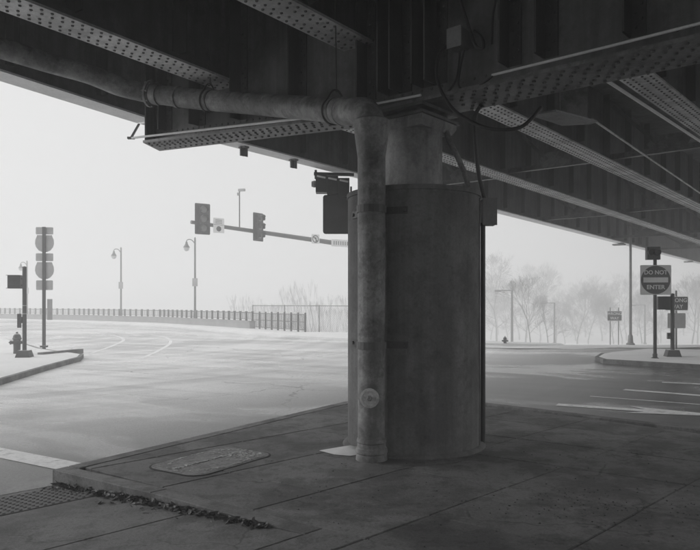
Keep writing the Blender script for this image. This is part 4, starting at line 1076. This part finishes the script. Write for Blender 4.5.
# ------------------------------------------------------------------ trees
def grow(mb, p, d, ln, r, depth, rng, spread, kids, minr):
    q = p + d*ln; r2 = max(minr, r*.68); n = 5 if depth > 3 else 3
    d_ = d.normalized(); a = d_.orthogonal().normalized(); b = d_.cross(a); base = len(mb.v)
    for pp, rr in ((p,r),(q,r2)):
        for j in range(n):
            t = 2*math.pi*j/n; mb.v.append(tuple(pp + (a*math.cos(t)+b*math.sin(t))*rr))
    for j in range(n): mb.f.append((base+j,base+(j+1)%n,base+n+(j+1)%n,base+n+j))
    if depth == 0: return
    k = rng.randint(*kids)
    for i in range(k):
        ax = Vector((rng.gauss(0,1),rng.gauss(0,1),rng.gauss(0,1))).normalized(); sp = spread*(.35 if i == 0 else 1.0)*rng.uniform(.6,1.25)
        nd = (d.normalized() + ax*sp + Vector((0,0,.10))).normalized()
        st = p + d*ln*(1.0 if i < 2 else rng.uniform(.45,.95))
        grow(mb, st, nd, ln*rng.uniform(.62,.86), r2*(1.0 if i == 0 else .75), depth-1, rng, spread, kids, minr)
def tree_proto(seed, ht, spread, minr, depth, kids=(2,4), tr=.16):
    rng = random.Random(seed); tk = MB(); cr = MB()
    p = Vector((0,0,-.3)); pts = [p]; d = Vector((rng.gauss(0,.05),rng.gauss(0,.05),1)).normalized()
    for i in range(4): p = p + d*ht*.11; d = (d+Vector((rng.gauss(0,.10),rng.gauss(0,.10),0))).normalized(); pts.append(p)
    tk.tube(pts, [tr,tr*.9,tr*.8,tr*.72,tr*.62], 7)
    for i in range(3):
        dd = (d*.8+Vector((rng.gauss(0,.35),rng.gauss(0,.35),.55))).normalized(); grow(cr, pts[-1]-Vector((0,0,.05)), dd, ht*.19, tr*.5, depth, rng, spread, kids, minr)
    for i in range(3):
        t = rng.choice(pts[2:4]); dd = Vector((rng.gauss(0,.8),rng.gauss(0,.8),.6)).normalized(); grow(cr, t, dd, ht*.14, tr*.32, depth-1, rng, spread, kids, minr)
    a = tk.mesh('trunk', 60); a.materials.append(M['bark']); b = cr.mesh('crown'); b.materials.append(M['bark']); return a, b
protos = [tree_proto(11,12,.85,.010,6,(2,4)), tree_proto(23,13,.75,.010,6,(2,4)), tree_proto(37,11.5,.95,.010,6,(2,4)), tree_proto(41,13,.8,.010,6,(2,4))]
rng = random.Random(5)
def plant(pr, x, y, z, s, label, grp, name='bare_tree', cat='tree', rz=None, sz=None):
    T = thing(name, label, cat, (x,y,z), rng.uniform(0,6.28), grp); T.scale = (s,s,sz or s)
    link('trunk', pr[0], T); link('crown', pr[1], T); return T
for i in range(-16, 40):   # the tree belt goes on behind the pier
    row = i % 4; Y = (98,116,136,158)[row]*rng.uniform(.95,1.06); px = 478 + (i//4)*27 + rng.uniform(-9,9) + row*6
    x = xat(px,Y); s = rng.uniform(.62,1.08) * (1.12 if row > 1 else .85)
    plant(protos[rng.randrange(4)], x, Y, h(x,Y), s, 'tall bare tree fading into the fog beyond the snowy verge', 'foggy trees beyond the verge')
Y = 55; x = xat(530,Y); pr = tree_proto(77,5.6,.62,.009,5,(2,3),.06); plant(pr, x, Y, h(x,Y), 1.0, 'dark slim sapling beside the angular street lamp', None, 'bare_sapling')
Y = 66; x = xat(548,Y); pr = tree_proto(78,5.2,.6,.009,5,(2,3),.06); plant(pr, x, Y, h(x,Y), .95, 'leaning faint sapling between two foggy street lamps', None, 'bare_sapling')
# multi-stem shrubs by the fence
def shrub_proto(seed, ht):
    rng2 = random.Random(seed); mb = MB(); st = MB()
    for i in range(11):
        d = Vector((rng2.gauss(0,.22),rng2.gauss(0,.22),1)).normalized(); b = Vector((rng2.gauss(0,.25),rng2.gauss(0,.25),-.2))
        e = b + d*ht*.22; st.tube([b,e],[.016,.012],4); grow(mb, e, d, ht*.26, .011, 3, rng2, .24, (1,3), .005)
    a = st.mesh('stems'); a.materials.append(M['shrub']); c = mb.mesh('crown'); c.materials.append(M['shrub']); return a, c
sp_ = [shrub_proto(3,2.6), shrub_proto(4,3.0), shrub_proto(6,2.4)]
for i in range(30):
    px = 238 + i*5.6 + rng.uniform(-4,4); Y = rng.uniform(41,50) if px > 300 else rng.uniform(50,60)
    x = xat(px,Y); T = thing('bare_shrub', 'bare thin-stemmed shrub behind the fence and snowy pavement', 'shrub', (x,Y,min(-.35,h(x,Y))), rng.uniform(0,6.28), 'bare shrubs behind the fence')
    s = rng.uniform(.6,1.15)*(1.0 if px > 290 else .85); T.scale = (s,s,s*1.1); a, c = sp_[i%3]; link('stems', a, T); link('crown', c, T)

# ------------------------------------------------------------------ haze
mb = MB(); mb.box((0,0,1.6),1240,1240,22.0); HZ_ = mb.build('haze', None or M['snow'], kind='stuff')
m = bpy.data.materials.new('fog'); m.use_nodes = True; N = m.node_tree.nodes; N.clear()
o_ = N.new('ShaderNodeOutputMaterial'); v_ = N.new('ShaderNodeVolumePrincipled')
v_.inputs['Color'].default_value = (.985,.985,.985,1); v_.inputs['Density'].default_value = .0105; v_.inputs['Anisotropy'].default_value = .2
m.node_tree.links.new(v_.outputs[0], o_.inputs['Volume']); HZ_.data.materials.clear(); HZ_.data.materials.append(m)
v_.inputs['Density Attribute'].default_value = ''; v_.inputs['Color Attribute'].default_value = ''; v_.inputs['Temperature Attribute'].default_value = ''
m.cycles.homogeneous_volume = True
tag(HZ_, 'pale winter fog filling the whole place', 'fog')
